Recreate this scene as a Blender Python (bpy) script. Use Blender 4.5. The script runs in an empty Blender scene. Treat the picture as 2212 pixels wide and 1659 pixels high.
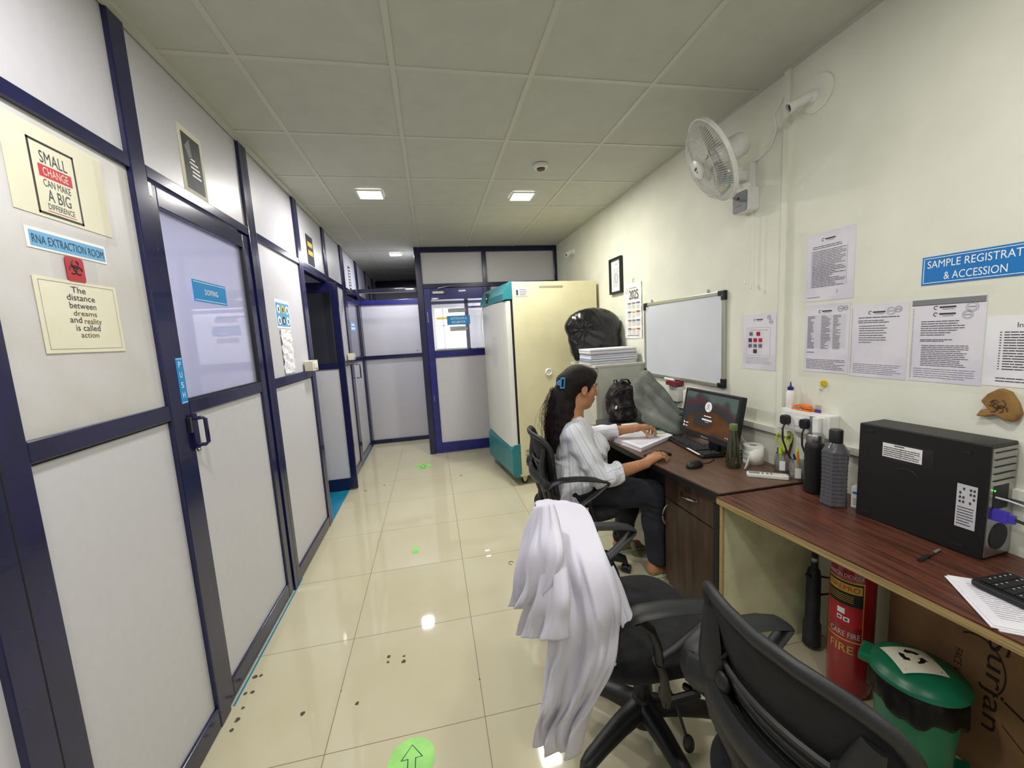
import bpy, math, random
import numpy as np
from mathutils import Vector, Matrix

random.seed(7)
sc = bpy.context.scene
COL = sc.collection

# ------------------------------------------------------------------ camera
FPX, YAW, PITCH, ROLL = 866.54, 0.19176, -0.12232, -0.05680
CAM = np.array([0.0, 0.0, 1.5108])
def _basis():
    cy, sy = math.cos(YAW), math.sin(YAW)
    f = np.array([sy, cy, 0]); r = np.array([cy, -sy, 0]); u = np.array([0, 0, 1.0])
    f2 = f*math.cos(PITCH)+u*math.sin(PITCH); u2 = -f*math.sin(PITCH)+u*math.cos(PITCH)
    return r*math.cos(ROLL)+u2*math.sin(ROLL), -r*math.sin(ROLL)+u2*math.cos(ROLL), f2
CR, CU, CF = _basis()
cd = bpy.data.cameras.new('camera'); cam = bpy.data.objects.new('camera', cd); COL.objects.link(cam)
cd.sensor_width = 36; cd.lens = FPX/2212*36; cd.clip_start = 0.02
cam.matrix_world = Matrix(((CR[0], CU[0], -CF[0], CAM[0]), (CR[1], CU[1], -CF[1], CAM[1]), (CR[2], CU[2], -CF[2], CAM[2]), (0, 0, 0, 1)))
sc.camera = cam
def on(u, v, ax, val):
    """surveyed point: where the sight line through image point (u,v) meets the plane axis=val"""
    d = CR*(u-1106)/FPX - CU*(v-829.5)/FPX + CF
    return CAM + d*((val-CAM[ax])/d[ax])

# ------------------------------------------------------------------ world / exposure
w = bpy.data.worlds.new('world'); sc.world = w; w.use_nodes = True
w.node_tree.nodes['Background'].inputs[0].default_value = (0.8, 0.85, 0.9, 1); w.node_tree.nodes['Background'].inputs[1].default_value = 0.3
sc.view_settings.view_transform = 'Standard'; sc.view_settings.look = 'None'
sc.view_settings.gamma = 1; sc.view_settings.use_curve_mapping = False
sc.view_settings.exposure = -0.55
H = 2.657            # ceiling height
XL, XR = -0.95, 1.73 # partition face, plaster wall face
LAMPS = [(-0.37, 3.40, 30, (1, .97, .94)), (0.835, 3.41, 34, (1, .98, .86)), (-0.37, 5.65, 18, (.95, .96, 1)),
         (-0.37, 0.95, 23, (1, .985, .95)), (0.835, 0.55, 16, (1, .985, .93)), (0.2, -1.2, 24, (1, .985, .95))]
def area(name, loc, rot, sx, sy, e, col):
    l = bpy.data.lights.new(name, 'AREA'); l.shape = 'RECTANGLE'; l.size = sx; l.size_y = sy; l.energy = e; l.color = col
    o = bpy.data.objects.new(name, l); o.location = loc; o.rotation_euler = rot; COL.objects.link(o); return o
area('side_room_light', (-2.0, 1.9, 2.55), (0, 0, 0), 0.9, 1.6, 160, (.93, .93, 1))
area('second_room_light', (-2.2, 4.6, 2.55), (0, 0, 0), 0.5, 0.5, 4, (.95, .95, 1))
area('back_room_light', (1.35, 6.2, 2.6), (0, 0, 0), 0.6, 1.2, 60, (.97, .98, 1))

# ------------------------------------------------------------------ materials
def lin(h):
    c = [int(h[i:i+2], 16)/255 for i in (0, 2, 4)]
    return tuple((x/12.92 if x <= .04045 else ((x+.055)/1.055)**2.4) for x in c)+(1,)
MT = {}
def mat(name, hexc, rough=.5, metal=0.0, hex2=None, scale=20, bump=0, bscale=None, spec=.5, coat=0, alpha=None, sub=0, lo=.4, hi=.6, stretch=None):
    m = bpy.data.materials.new(name); m.use_nodes = True; nt = m.node_tree; b = nt.nodes['Principled BSDF']
    b.inputs['Base Color'].default_value = lin(hexc); b.inputs['Roughness'].default_value = rough; b.inputs['Metallic'].default_value = metal
    b.inputs['Specular IOR Level'].default_value = spec; b.inputs['Coat Weight'].default_value = coat
    if sub: b.inputs['Subsurface Weight'].default_value = sub; b.inputs['Subsurface Radius'].default_value = (.01, .004, .002); b.inputs['Subsurface Scale'].default_value = .5
    tc = nt.nodes.new('ShaderNodeTexCoord'); src = tc.outputs['Object']
    if stretch:
        mp = nt.nodes.new('ShaderNodeMapping'); mp.inputs['Scale'].default_value = stretch; nt.links.new(src, mp.inputs[0]); src = mp.outputs[0]
    if hex2:
        n = nt.nodes.new('ShaderNodeTexNoise'); n.inputs['Scale'].default_value = scale; n.inputs['Detail'].default_value = 6; nt.links.new(src, n.inputs['Vector'])
        r = nt.nodes.new('ShaderNodeValToRGB'); r.color_ramp.elements[0].position = lo; r.color_ramp.elements[1].position = hi
        r.color_ramp.elements[0].color = lin(hexc); r.color_ramp.elements[1].color = lin(hex2)
        nt.links.new(n.outputs['Fac'], r.inputs[0]); nt.links.new(r.outputs[0], b.inputs['Base Color'])
    if bump:
        n2 = nt.nodes.new('ShaderNodeTexNoise'); n2.inputs['Scale'].default_value = bscale or scale; n2.inputs['Detail'].default_value = 4; nt.links.new(src, n2.inputs['Vector'])
        bp = nt.nodes.new('ShaderNodeBump'); bp.inputs['Strength'].default_value = bump; bp.inputs['Distance'].default_value = .01
        nt.links.new(n2.outputs['Fac'], bp.inputs['Height']); nt.links.new(bp.outputs[0], b.inputs['Normal'])
    MT[name] = m; return m
def glass(name, tint='ffffff', refl=.06, edge=.7, mixin=0.0, mixcol='ffffff', rough=0.0):
    m = bpy.data.materials.new(name); m.use_nodes = True; nt = m.node_tree; nt.nodes.clear()
    out = nt.nodes.new('ShaderNodeOutputMaterial'); tr = nt.nodes.new('ShaderNodeBsdfTransparent'); tr.inputs[0].default_value = lin(tint)
    gl = nt.nodes.new('ShaderNodeBsdfGlossy'); gl.inputs['Roughness'].default_value = rough
    lw = nt.nodes.new('ShaderNodeLayerWeight'); lw.inputs[0].default_value = .25
    mr = nt.nodes.new('ShaderNodeMapRange'); mr.inputs[3].default_value = refl; mr.inputs[4].default_value = edge
    mx = nt.nodes.new('ShaderNodeMixShader'); nt.links.new(lw.outputs['Fresnel'], mr.inputs[0]); nt.links.new(mr.outputs[0], mx.inputs[0])
    last = tr.outputs[0]
    if mixin:
        df = nt.nodes.new('ShaderNodeBsdfDiffuse'); df.inputs[0].default_value = lin(mixcol); m2 = nt.nodes.new('ShaderNodeMixShader'); m2.inputs[0].default_value = mixin
        nt.links.new(tr.outputs[0], m2.inputs[1]); nt.links.new(df.outputs[0], m2.inputs[2]); last = m2.outputs[0]
    nt.links.new(last, mx.inputs[1]); nt.links.new(gl.outputs[0], mx.inputs[2]); nt.links.new(mx.outputs[0], out.inputs[0]); MT[name] = m; return m
def emit(name, hexc, s):
    m = bpy.data.materials.new(name); m.use_nodes = True; nt = m.node_tree; b = nt.nodes['Principled BSDF']
    b.inputs['Base Color'].default_value = lin(hexc); b.inputs['Emission Color'].default_value = lin(hexc); b.inputs['Emission Strength'].default_value = s; MT[name] = m; return m

mat('panel', 'd0cfd7', .38, hex2='cccad3', scale=30, bump=.02, bscale=300, lo=.3, hi=.75)
mat('panel_stained', 'cfcdd0', .42, hex2='c4c0b8', scale=5, bump=.05, bscale=250, lo=.45, hi=.8)
mat('navy', '181a4a', .2, spec=.5, coat=.2, hex2='151740', scale=8)
mat('navy_bright', '1c1f80', .25, spec=.5, coat=.2, hex2='181a68', scale=12)
mat('gasket', '0c0d18', .6)
mat('plaster', 'e9e9dc', .75, hex2='dedfd0', scale=3.5, bump=.12, bscale=25, lo=.35, hi=.75)
mat('ceiling_tile', 'c1c3b9', .85, hex2='bbbdb3', scale=9, bump=.12, bscale=160, lo=.35, hi=.75)
mat('grid_bar', 'c6c6bc', .5)
mat('vinyl_blue', '1f8fb8', .3, hex2='1c7fa8', scale=6)
mat('white', 'f2f2f0', .5); mat('paper', 'eeeef2', .7, hex2='e2e0ea', scale=7, bump=.15, bscale=9); mat('paper_lav', 'e3dfe9', .7, hex2='d6d2e0', scale=6, bump=.25, bscale=8)
mat('paper_cream', 'e4e0cc', .7, hex2='dedcc4', scale=5, bump=.2, bscale=10); mat('ink', '3a3a44', .7); mat('ink_soft', '84828f', .7); mat('black', '0b0b0d', .5); mat('grey', '808084', .6)
mat('sign_blue', '1478c4', .35); mat('sign_cyan', '1790d8', .35); mat('sign_pale', '5fa6d8', .4); mat('sign_ink', '1c2c3a', .5); mat('sign_white', 'fafcff', .4)
mat('red', 'b81c2c', .4); mat('maroon', '7c2434', .6); mat('red_print', 'c8324a', .6); mat('olive_ink', '6a5a1e', .7); mat('yellow', 'e0c020', .5); mat('cream_plastic', 'e6e4d2', .35); mat('white_plastic', 'ececea', .35, hex2='e2e1dc', scale=9)
mat('chrome', 'd0d0d0', .15, 1.0); mat('steel', 'a8a8a8', .3, 1.0); mat('alu', 'c4c4b8', .35, .8)
mat('cream_paint', 'e3dcb8', .4, hex2='dcd5b0', scale=4, bump=.03, bscale=80); mat('teal', '2a828c', .35, hex2='267a84', scale=5); mat('door_white', 'dcdcd6', .3)
mat('grey_paint', 'c6c8bc', .4, hex2='bcbeb2', scale=5); mat('plastic_black', '121315', .45, bump=.06, bscale=500); mat('plastic_dark', '1d1f21', .46, hex2='191a1c', scale=12, bump=.08, bscale=600)
mat('mesh_black', '141416', .8, bump=.6, bscale=500); mat('seat_fabric', '17171a', .95, hex2='202024', scale=30, bump=.3, bscale=400)
mat('bag_black', '0d0e0f', .26, bump=.8, bscale=9, spec=.5); mat('cloth_white', 'd2d0de', .85, bump=.04, bscale=8, hex2='cccad9', scale=3, sub=0)
mat('liner', '0a0a0b', .45, bump=.3, bscale=20, spec=.25); mat('camo', '141416', .9, hex2='55504a', scale=22, lo=.48, hi=.7, bump=.4, bscale=60); mat('strap_black', '0d0d10', .8)
mat('cover_grey', '7b807a', .8, hex2='6c716c', scale=9, bump=.3, bscale=40); mat('cardboard', '8b6a48', .9, hex2='7d5e40', scale=6, bump=.1, bscale=120); mat('print_brown', '2a1c12', .9)
mat('ply_edge', 'b89f6c', .8, hex2='8a7448', scale=3, stretch=(1, 1, 90)); mat('ply_side', 'd2d2b0', .75, hex2='b9b795', scale=7, lo=.4, hi=.75, bump=.05, bscale=30)
mat('green_plastic', '117452', .35, hex2='0e6647', scale=5); mat('extinguisher_red', '9c1420', .25, coat=.4); mat('gold', 'd8b850', .4, .3); mat('iron_dark', '1f2226', .6, hex2='2c2f33', scale=20)
mat('skin', 'bb8560', .5, hex2='b07a56', scale=14, bump=.05, bscale=120, sub=.08); mat('lips', '8f4f44', .45); mat('nail', 'e2b8a4', .3); mat('brow', '1a110e', .9); mat('eye_white', 'd8d0c8', .3)
mat('hair', '120c0b', .55, hex2='1e1412', scale=30, stretch=(4, 4, 1), bump=.5, bscale=60, spec=.25); mat('hair_strand', '1e1310', .6, spec=.2); mat('trousers', '20222b', .85, hex2='282a34', scale=10, bump=.2, bscale=300)
mat('clip_blue', '3f8fc4', .3); mat('thread_orange', 'd8946a', .8); mat('sandal', 'b8c8a8', .6)
mat('craft_wood', '9a7440', .8, hex2='7c5a2c', scale=9, bump=.4, bscale=25); mat('lime', 'c4e414', .35); mat('orange', 'e87818', .35); mat('blue_cap', '20207c', .35); mat('purple', '5a3a8c', .4); mat('vga_blue', '4a3fb8', .4)
mat('label_silver', 'c9c9cf', .4); mat('glow_green', 'a4e87c', .5, hex2='94d870', scale=9); mat('arrow_green', '1f6b50', .6); mat('board_white', 'd9dde6', .25, hex2='d2d6dd', scale=2); mat('smudge', '5a4a38', .9); mat('brown', '4a3020', .6)
mat('wood_dark', '543c2c', .4, hex2='2e2018', scale=4, stretch=(5, 6, .7), lo=.35, hi=.65, bump=.05, bscale=60)
mat('wood_desk', '6b5140', .38, hex2='523c2e', scale=5, stretch=(9, 1.2, 9), lo=.35, hi=.7)
mat('wood_red', '663a2a', .33, hex2='3a211a', scale=4.5, stretch=(14, 1.1, 14), lo=.38, hi=.66)
mat('roll_paper', 'f6f4ee', .85, bump=.2, bscale=60); mat('glass_green', '4a5238', .1, spec=.6); mat('water_green', '3c442c', .1); mat('bottle_grey', '55555c', .18, bump=0); mat('tape', 'e8e8dc', .12, spec=.6)
mat('screen_orange', 'c87830', .4); mat('led_red', 'ff3020', .4); mat('shelf_dark', '1c1a1a', .6)
glass('glass', refl=.10); glass('dark_glass', tint='a0a4a8', refl=.22, edge=.8); glass('glass_haze', tint='f4f4ff', refl=.08, mixin=.35, mixcol='d8d8ea'); glass('clear_plastic', tint='e8e8e8', refl=.12, mixin=.1); glass('tape_film', tint='ffffff', refl=.015, edge=.05, rough=.12)
glass('bottle_glass', tint='7d8463', refl=.1, mixin=.25, mixcol='59603f'); glass('smoky', tint='8a8a92', refl=.15, mixin=.6, mixcol='5c5c64')
emit('lamp_white', 'fffaf0', 22); emit('screen_soft', '4a6aa0', 1); emit('led_green', '50ff40', 6); emit('panel_glow', 'f4f8ff', 1.3)  # the last is no lamp: added brightness behind the back door glass

# floor tiles (grid fitted to the real joints)
def floor_mat():
    m = mat('floor_tile', 'cfc9ae', .045, hex2='c8c0a2', scale=2.2, lo=.3, hi=.75, spec=.55)
    nt = m.node_tree; b = nt.nodes['Principled BSDF']; tc = nt.nodes.new('ShaderNodeTexCoord'); sx = nt.nodes.new('ShaderNodeSeparateXYZ'); nt.links.new(tc.outputs['Object'], sx.inputs[0])
    def line(out, off, size, half):
        a = nt.nodes.new('ShaderNodeMath'); a.operation = 'SUBTRACT'; nt.links.new(out, a.inputs[0]); a.inputs[1].default_value = off
        p = nt.nodes.new('ShaderNodeMath'); p.operation = 'PINGPONG'; nt.links.new(a.outputs[0], p.inputs[0]); p.inputs[1].default_value = size/2
        l = nt.nodes.new('ShaderNodeMath'); l.operation = 'LESS_THAN'; nt.links.new(p.outputs[0], l.inputs[0]); l.inputs[1].default_value = half; return l.outputs[0]
    mx = nt.nodes.new('ShaderNodeMath'); mx.operation = 'MAXIMUM'
    nt.links.new(line(sx.outputs[0], -.5098, .6033, .0016), mx.inputs[0]); nt.links.new(line(sx.outputs[1], 1.4425, .593, .0016), mx.inputs[1])
    mix = nt.nodes.new('ShaderNodeMix'); mix.data_type = 'RGBA'; old = b.inputs['Base Color'].links[0].from_socket
    nt.links.new(mx.outputs[0], mix.inputs[0]); nt.links.new(old, mix.inputs[6]); mix.inputs[7].default_value = lin('7c7058'); nt.links.new(mix.outputs[2], b.inputs['Base Color'])
    ad = nt.nodes.new('ShaderNodeMath'); ad.operation = 'MULTIPLY_ADD'; nt.links.new(mx.outputs[0], ad.inputs[0]); ad.inputs[1].default_value = .5; ad.inputs[2].default_value = .045; nt.links.new(ad.outputs[0], b.inputs['Roughness'])
floor_mat()
def stripe_mat():
    m = mat('shirt', 'e9ecf4', .85, bump=.08, bscale=60); nt = m.node_tree; b = nt.nodes['Principled BSDF']
    a = nt.nodes.new('ShaderNodeAttribute'); a.attribute_name = 'stripe'; r = nt.nodes.new('ShaderNodeValToRGB'); fr = nt.nodes.new('ShaderNodeMath'); fr.operation = 'FRACT'
    nt.links.new(a.outputs['Fac'], fr.inputs[0]); nt.links.new(fr.outputs[0], r.inputs[0]); cr = r.color_ramp; cr.interpolation = 'CONSTANT'
    base, st, st2 = lin('eaecf3'), lin('b2b6cc'), lin('c2c6d8')
    cr.elements[0].color = base; cr.elements[1].position = .40; cr.elements[1].color = st
    for p, c in ((.47, base), (.52, st2), (.56, base), (.82, st2), (.86, base)): e = cr.elements.new(p); e.color = c
    nt.links.new(r.outputs[0], b.inputs['Base Color'])
stripe_mat()
def screen_mat():
    m = bpy.data.materials.new('screen'); m.use_nodes = True; nt = m.node_tree; b = nt.nodes['Principled BSDF']; b.inputs['Roughness'].default_value = .25; b.inputs['Base Color'].default_value = (0, 0, 0, 1)
    tc = nt.nodes.new('ShaderNodeTexCoord'); n = nt.nodes.new('ShaderNodeTexNoise'); n.inputs['Scale'].default_value = 6; n.inputs['Detail'].default_value = 1; nt.links.new(tc.outputs['Object'], n.inputs[0])
    sx = nt.nodes.new('ShaderNodeSeparateXYZ'); nt.links.new(tc.outputs['Object'], sx.inputs[0])
    mr = nt.nodes.new('ShaderNodeMapRange'); mr.inputs[1].default_value = .10; mr.inputs[2].default_value = .34; mr.inputs[4].default_value = .62; nt.links.new(sx.outputs[2], mr.inputs[0])
    ad = nt.nodes.new('ShaderNodeMath'); ad.operation = 'MULTIPLY_ADD'; nt.links.new(n.outputs['Fac'], ad.inputs[0]); ad.inputs[1].default_value = .9; nt.links.new(mr.outputs[0], ad.inputs[2])
    r = nt.nodes.new('ShaderNodeValToRGB'); nt.links.new(ad.outputs[0], r.inputs[0]); e = r.color_ramp.elements; e[0].position = .3; e[0].color = lin('1c1c1c'); e[1].position = 1; e[1].color = lin('6a7a70')
    for p, c in ((.5, '7a4a20'), (.62, '50381f'), (.70, '33404a'), (.78, '3a4248'), (.86, '6a343a'), (.93, '4c5654')): k = e.new(min(p, .99)); k.color = lin(c)
    nt.links.new(r.outputs[0], b.inputs['Emission Color']); b.inputs['Emission Strength'].default_value = .75; MT['screen'] = m
screen_mat()

# ------------------------------------------------------------------ mesh building
ORG = {}
def org(o): return ORG.get(o.name, np.zeros(3))
class FR:
    """local frame on a surface: u to the reader's right, v up, n out of the surface"""
    def __init__(s, o, U, V):
        s.o = np.array(o, float); s.U = np.array(U, float); s.V = np.array(V, float); s.U /= np.linalg.norm(s.U); s.V /= np.linalg.norm(s.V); s.N = np.cross(s.U, s.V)
    def p(s, u, v, n=0): return s.o+s.U*u+s.V*v+s.N*n
WR = FR((XR, 0, 0), (0, -1, 0), (0, 0, 1))     # right wall: u=-y
WL = FR((XL, 0, 0), (0, 1, 0), (0, 0, 1))      # left partition: u=y
def XZ(y): return FR((0, y, 0), (1, 0, 0), (0, 0, 1))
def XY(z): return FR((0, 0, z), (1, 0, 0), (0, 1, 0))
class MB:
    def __init__(s): s.v = []; s.f = []; s.m = []; s.mi = 0; s.mats = []
    def use(s, name):
        if name not in s.mats: s.mats.append(name)
        s.mi = s.mats.index(name); return s
    def add(s, vs, fs):
        n = len(s.v); s.v += [tuple(map(float, a)) for a in vs]; s.f += [tuple(n+i for i in f) for f in fs]; s.m += [s.mi]*len(fs); return s
    def fbox(s, fr, u0, u1, v0, v1, n0, n1):
        P = [fr.p(u, v, n) for n in (n0, n1) for v in (v0, v1) for u in (u0, u1)]
        return s.add(P, [(0, 2, 3, 1), (4, 5, 7, 6), (0, 1, 5, 4), (2, 6, 7, 3), (0, 4, 6, 2), (1, 3, 7, 5)])
    def box(s, x0, x1, y0, y1, z0, z1): return s.fbox(XY(0), x0, x1, y0, y1, z0, z1)
    def quad(s, a, b, c, d): return s.add([a, b, c, d], [(0, 1, 2, 3)])
    def fquad(s, fr, u0, u1, v0, v1, n=0): return s.quad(fr.p(u0, v0, n), fr.p(u1, v0, n), fr.p(u1, v1, n), fr.p(u0, v1, n))
    def rings(s, R, cap0=True, cap1=True, closed=True):
        n = len(R[0]); vs = [p for r in R for p in r]; fs = []
        for i in range(len(R)-1):
            for j in range(n if closed else n-1):
                k = (j+1) % n; fs.append((i*n+j, i*n+k, (i+1)*n+k, (i+1)*n+j))
        if cap0 and closed: fs.append(tuple(range(n-1, -1, -1)))
        if cap1 and closed: fs.append(tuple((len(R)-1)*n+j for j in range(n)))
        return s.add(vs, fs)
    def lathe(s, c, prof, seg=24, axis=(0, 0, 1), cap=True, phase=0):
        a = Vector(axis).normalized(); q = Vector((0, 0, 1)).rotation_difference(a); R = []
        for r, h in prof: R.append([np.array(c)+np.array(q @ Vector((r*math.cos(t), r*math.sin(t), h))) for t in [phase+2*math.pi*k/seg for k in range(seg)]])
        return s.rings(R, cap, cap)
    def cyl(s, a, b, r, seg=16, r2=None):
        a = np.array(a, float); b = np.array(b, float); d = b-a; return s.lathe(a, [(r, 0), (r if r2 is None else r2, float(np.linalg.norm(d)))], seg, d)
    def tube(s, pts, r, seg=8, closed=False, flat=None, up=(0, 0, 1)):
        """sweep; r a number or list; flat=(a,b) scales along side/up axis"""
        P = [np.array(p, float) for p in pts]; n = len(P); rr = r if isinstance(r, (list, tuple)) else [r]*n; R = []; U = np.array(up, float); prev = None
        for i in range(n):
            t = (P[(i+1) % n]-P[i-1]) if closed else (P[min(i+1, n-1)]-P[max(i-1, 0)]); t = t/(np.linalg.norm(t)+1e-9)
            sd = np.cross(t, U) if flat else (np.cross(t, U) if prev is None else prev-t*np.dot(prev, t))
            if np.linalg.norm(sd) < 1e-4: sd = np.cross(t, (1, .1, 0))
            sd = sd/np.linalg.norm(sd); prev = sd; vv = np.cross(sd, t); fa, fb = flat or (1, 1)
            R.append([P[i]+rr[i]*(fa*math.cos(q)*sd+fb*math.sin(q)*vv) for q in [2*math.pi*k/seg for k in range(seg)]])
        if closed: R.append(R[0]); return s.rings(R, False, False)
        return s.rings(R)
    def ell(s, c, r, seg=16, rg=10, rot=None):
        R = []; c = np.array(c, float)
        for i in range(rg+1):
            th = -math.pi/2+math.pi*i/rg; th = max(min(th, 1.55), -1.55); row = []
            for k in range(seg):
                p = np.array((r[0]*math.cos(th)*math.cos(2*math.pi*k/seg), r[1]*math.cos(th)*math.sin(2*math.pi*k/seg), r[2]*math.sin(th)))
                row.append(c+(np.array(rot) @ p if rot is not None else p))
            R.append(row)
        return s.rings(R)
    def prism(s, fr, poly, n0, n1):
        k = len(poly); vs = [fr.p(a, b, n0) for a, b in poly]+[fr.p(a, b, n1) for a, b in poly]
        return s.add(vs, [tuple(range(k-1, -1, -1)), tuple(range(k, 2*k))]+[(i, (i+1) % k, k+(i+1) % k, k+i) for i in range(k)])
    def rbox(s, fr, u0, u1, v0, v1, n0, n1, r=.01, seg=5):
        poly = []
        for cx, cy, a0 in ((u1-r, v1-r, 0), (u0+r, v1-r, 90), (u0+r, v0+r, 180), (u1-r, v0+r, 270)):
            for k in range(seg+1): a = math.radians(a0+90*k/seg); poly.append((cx+r*math.cos(a), cy+r*math.sin(a)))
        return s.prism(fr, poly, n0, n1)
    def text(s, fr, txt, u0, u1, v0, v1, n=.0006, bold=0.0, th=0.0):
        c = bpy.data.curves.new('t', 'FONT'); c.body = txt; c.resolution_u = 3; c.extrude = 0
        o = bpy.data.objects.new('t', c); COL.objects.link(o); dg = bpy.context.evaluated_depsgraph_get(); me = bpy.data.meshes.new_from_object(o.evaluated_get(dg))
        P = np.array([v.co[:] for v in me.vertices]); lo = P.min(0); hi = P.max(0)
        if v1 is None: v1 = v0+(hi[1]-lo[1])*(u1-u0)/(hi[0]-lo[0])
        q = bold*(v1-v0)*1.6
        for k, dx in enumerate((0,) if not bold else (0, -q, q, -q/2, q/2)):
            vs = [fr.p(u0+q+(p[0]-lo[0])/(hi[0]-lo[0])*(u1-u0-2*q)+dx, v0+(p[1]-lo[1])/(hi[1]-lo[1])*(v1-v0), n+.00003*k) for p in P]
            s.add(vs, [tuple(p.vertices) for p in me.polygons]); bpy.data.objects.remove(o); bpy.data.meshes.remove(me); bpy.data.curves.remove(c); return s
    def build(s, name, parent=None, smooth=False, bevel=0, sub=0, label=None, stuff=False, xf=None, weld=False):
        base = org(parent) if parent else np.zeros(3)
        me = bpy.data.meshes.new(name); V = np.array(s.v)
        if xf is not None: V = V @ np.array(xf.to_3x3()).T+np.array(xf.translation)
        V = V-base
        me.from_pydata([tuple(a) for a in V], [], s.f)
        for m in s.mats: me.materials.append(MT[m])
        me.polygons.foreach_set('material_index', s.m)
        me.validate(); 
        o = bpy.data.objects.new(name, me); COL.objects.link(o)
        if parent: o.parent = parent; ORG[o.name] = base
        if smooth:
            me.polygons.foreach_set('use_smooth', [True]*len(me.polygons))
            try: me.set_sharp_from_angle(angle=math.radians(smooth if smooth is not True else 40))
            except Exception: pass
        if weld: o.modifiers.new('weld', 'WELD').merge_threshold = .0005
        if bevel: b = o.modifiers.new('bevel', 'BEVEL'); b.width = bevel; b.segments = 2; b.limit_method = 'ANGLE'; b.harden_normals = False
        if sub: b = o.modifiers.new('sub', 'SUBSURF'); b.levels = sub; b.render_levels = sub
        if label: o['label'] = label
        if stuff: o['kind'] = 'stuff'
        return o
def tag(o, label, cat, group=None):
    o['label'] = label; o['category'] = cat
    if group: o['group'] = group
    return o
def thing(name, label, cat, loc=(0, 0, 0), group=None):
    o = bpy.data.objects.new(name, None); o.empty_display_size = .05; COL.objects.link(o); o.location = loc; ORG[o.name] = np.array(loc, float)
    return tag(o, label, cat, group)
def structure(name, label=None):
    o = bpy.data.objects.new(name, None); o.empty_display_size = .05; COL.objects.link(o); o['kind'] = 'structure'
    if label: o['label'] = label
    return o
def st(o): o['kind'] = 'structure'; return o
def copy_tree(o, parent=None):
    c = o.copy(); COL.objects.link(c); ORG[c.name] = org(o)
    if parent: c.parent = parent
    for ch in o.children: copy_tree(ch, c)
    return c
def lines(mb, fr, u0, u1, v0, v1, n, seed, h=None, var=.5, off=.0006):
    """printed lines of small type"""
    R = random.Random(seed); dv = (v1-v0)/n; h = h or dv*.38
    for i in range(n):
        v = v1-dv*(i+.5); a = u0; end = u1-(u1-u0)*var*R.random()**2
        while a < end:
            b = min(end, a+(u1-u0)*R.uniform(.06, .2)); mb.fquad(fr, a, b, v-h/2, v+h/2, off); a = b+(u1-u0)*.012
    return mb

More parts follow.
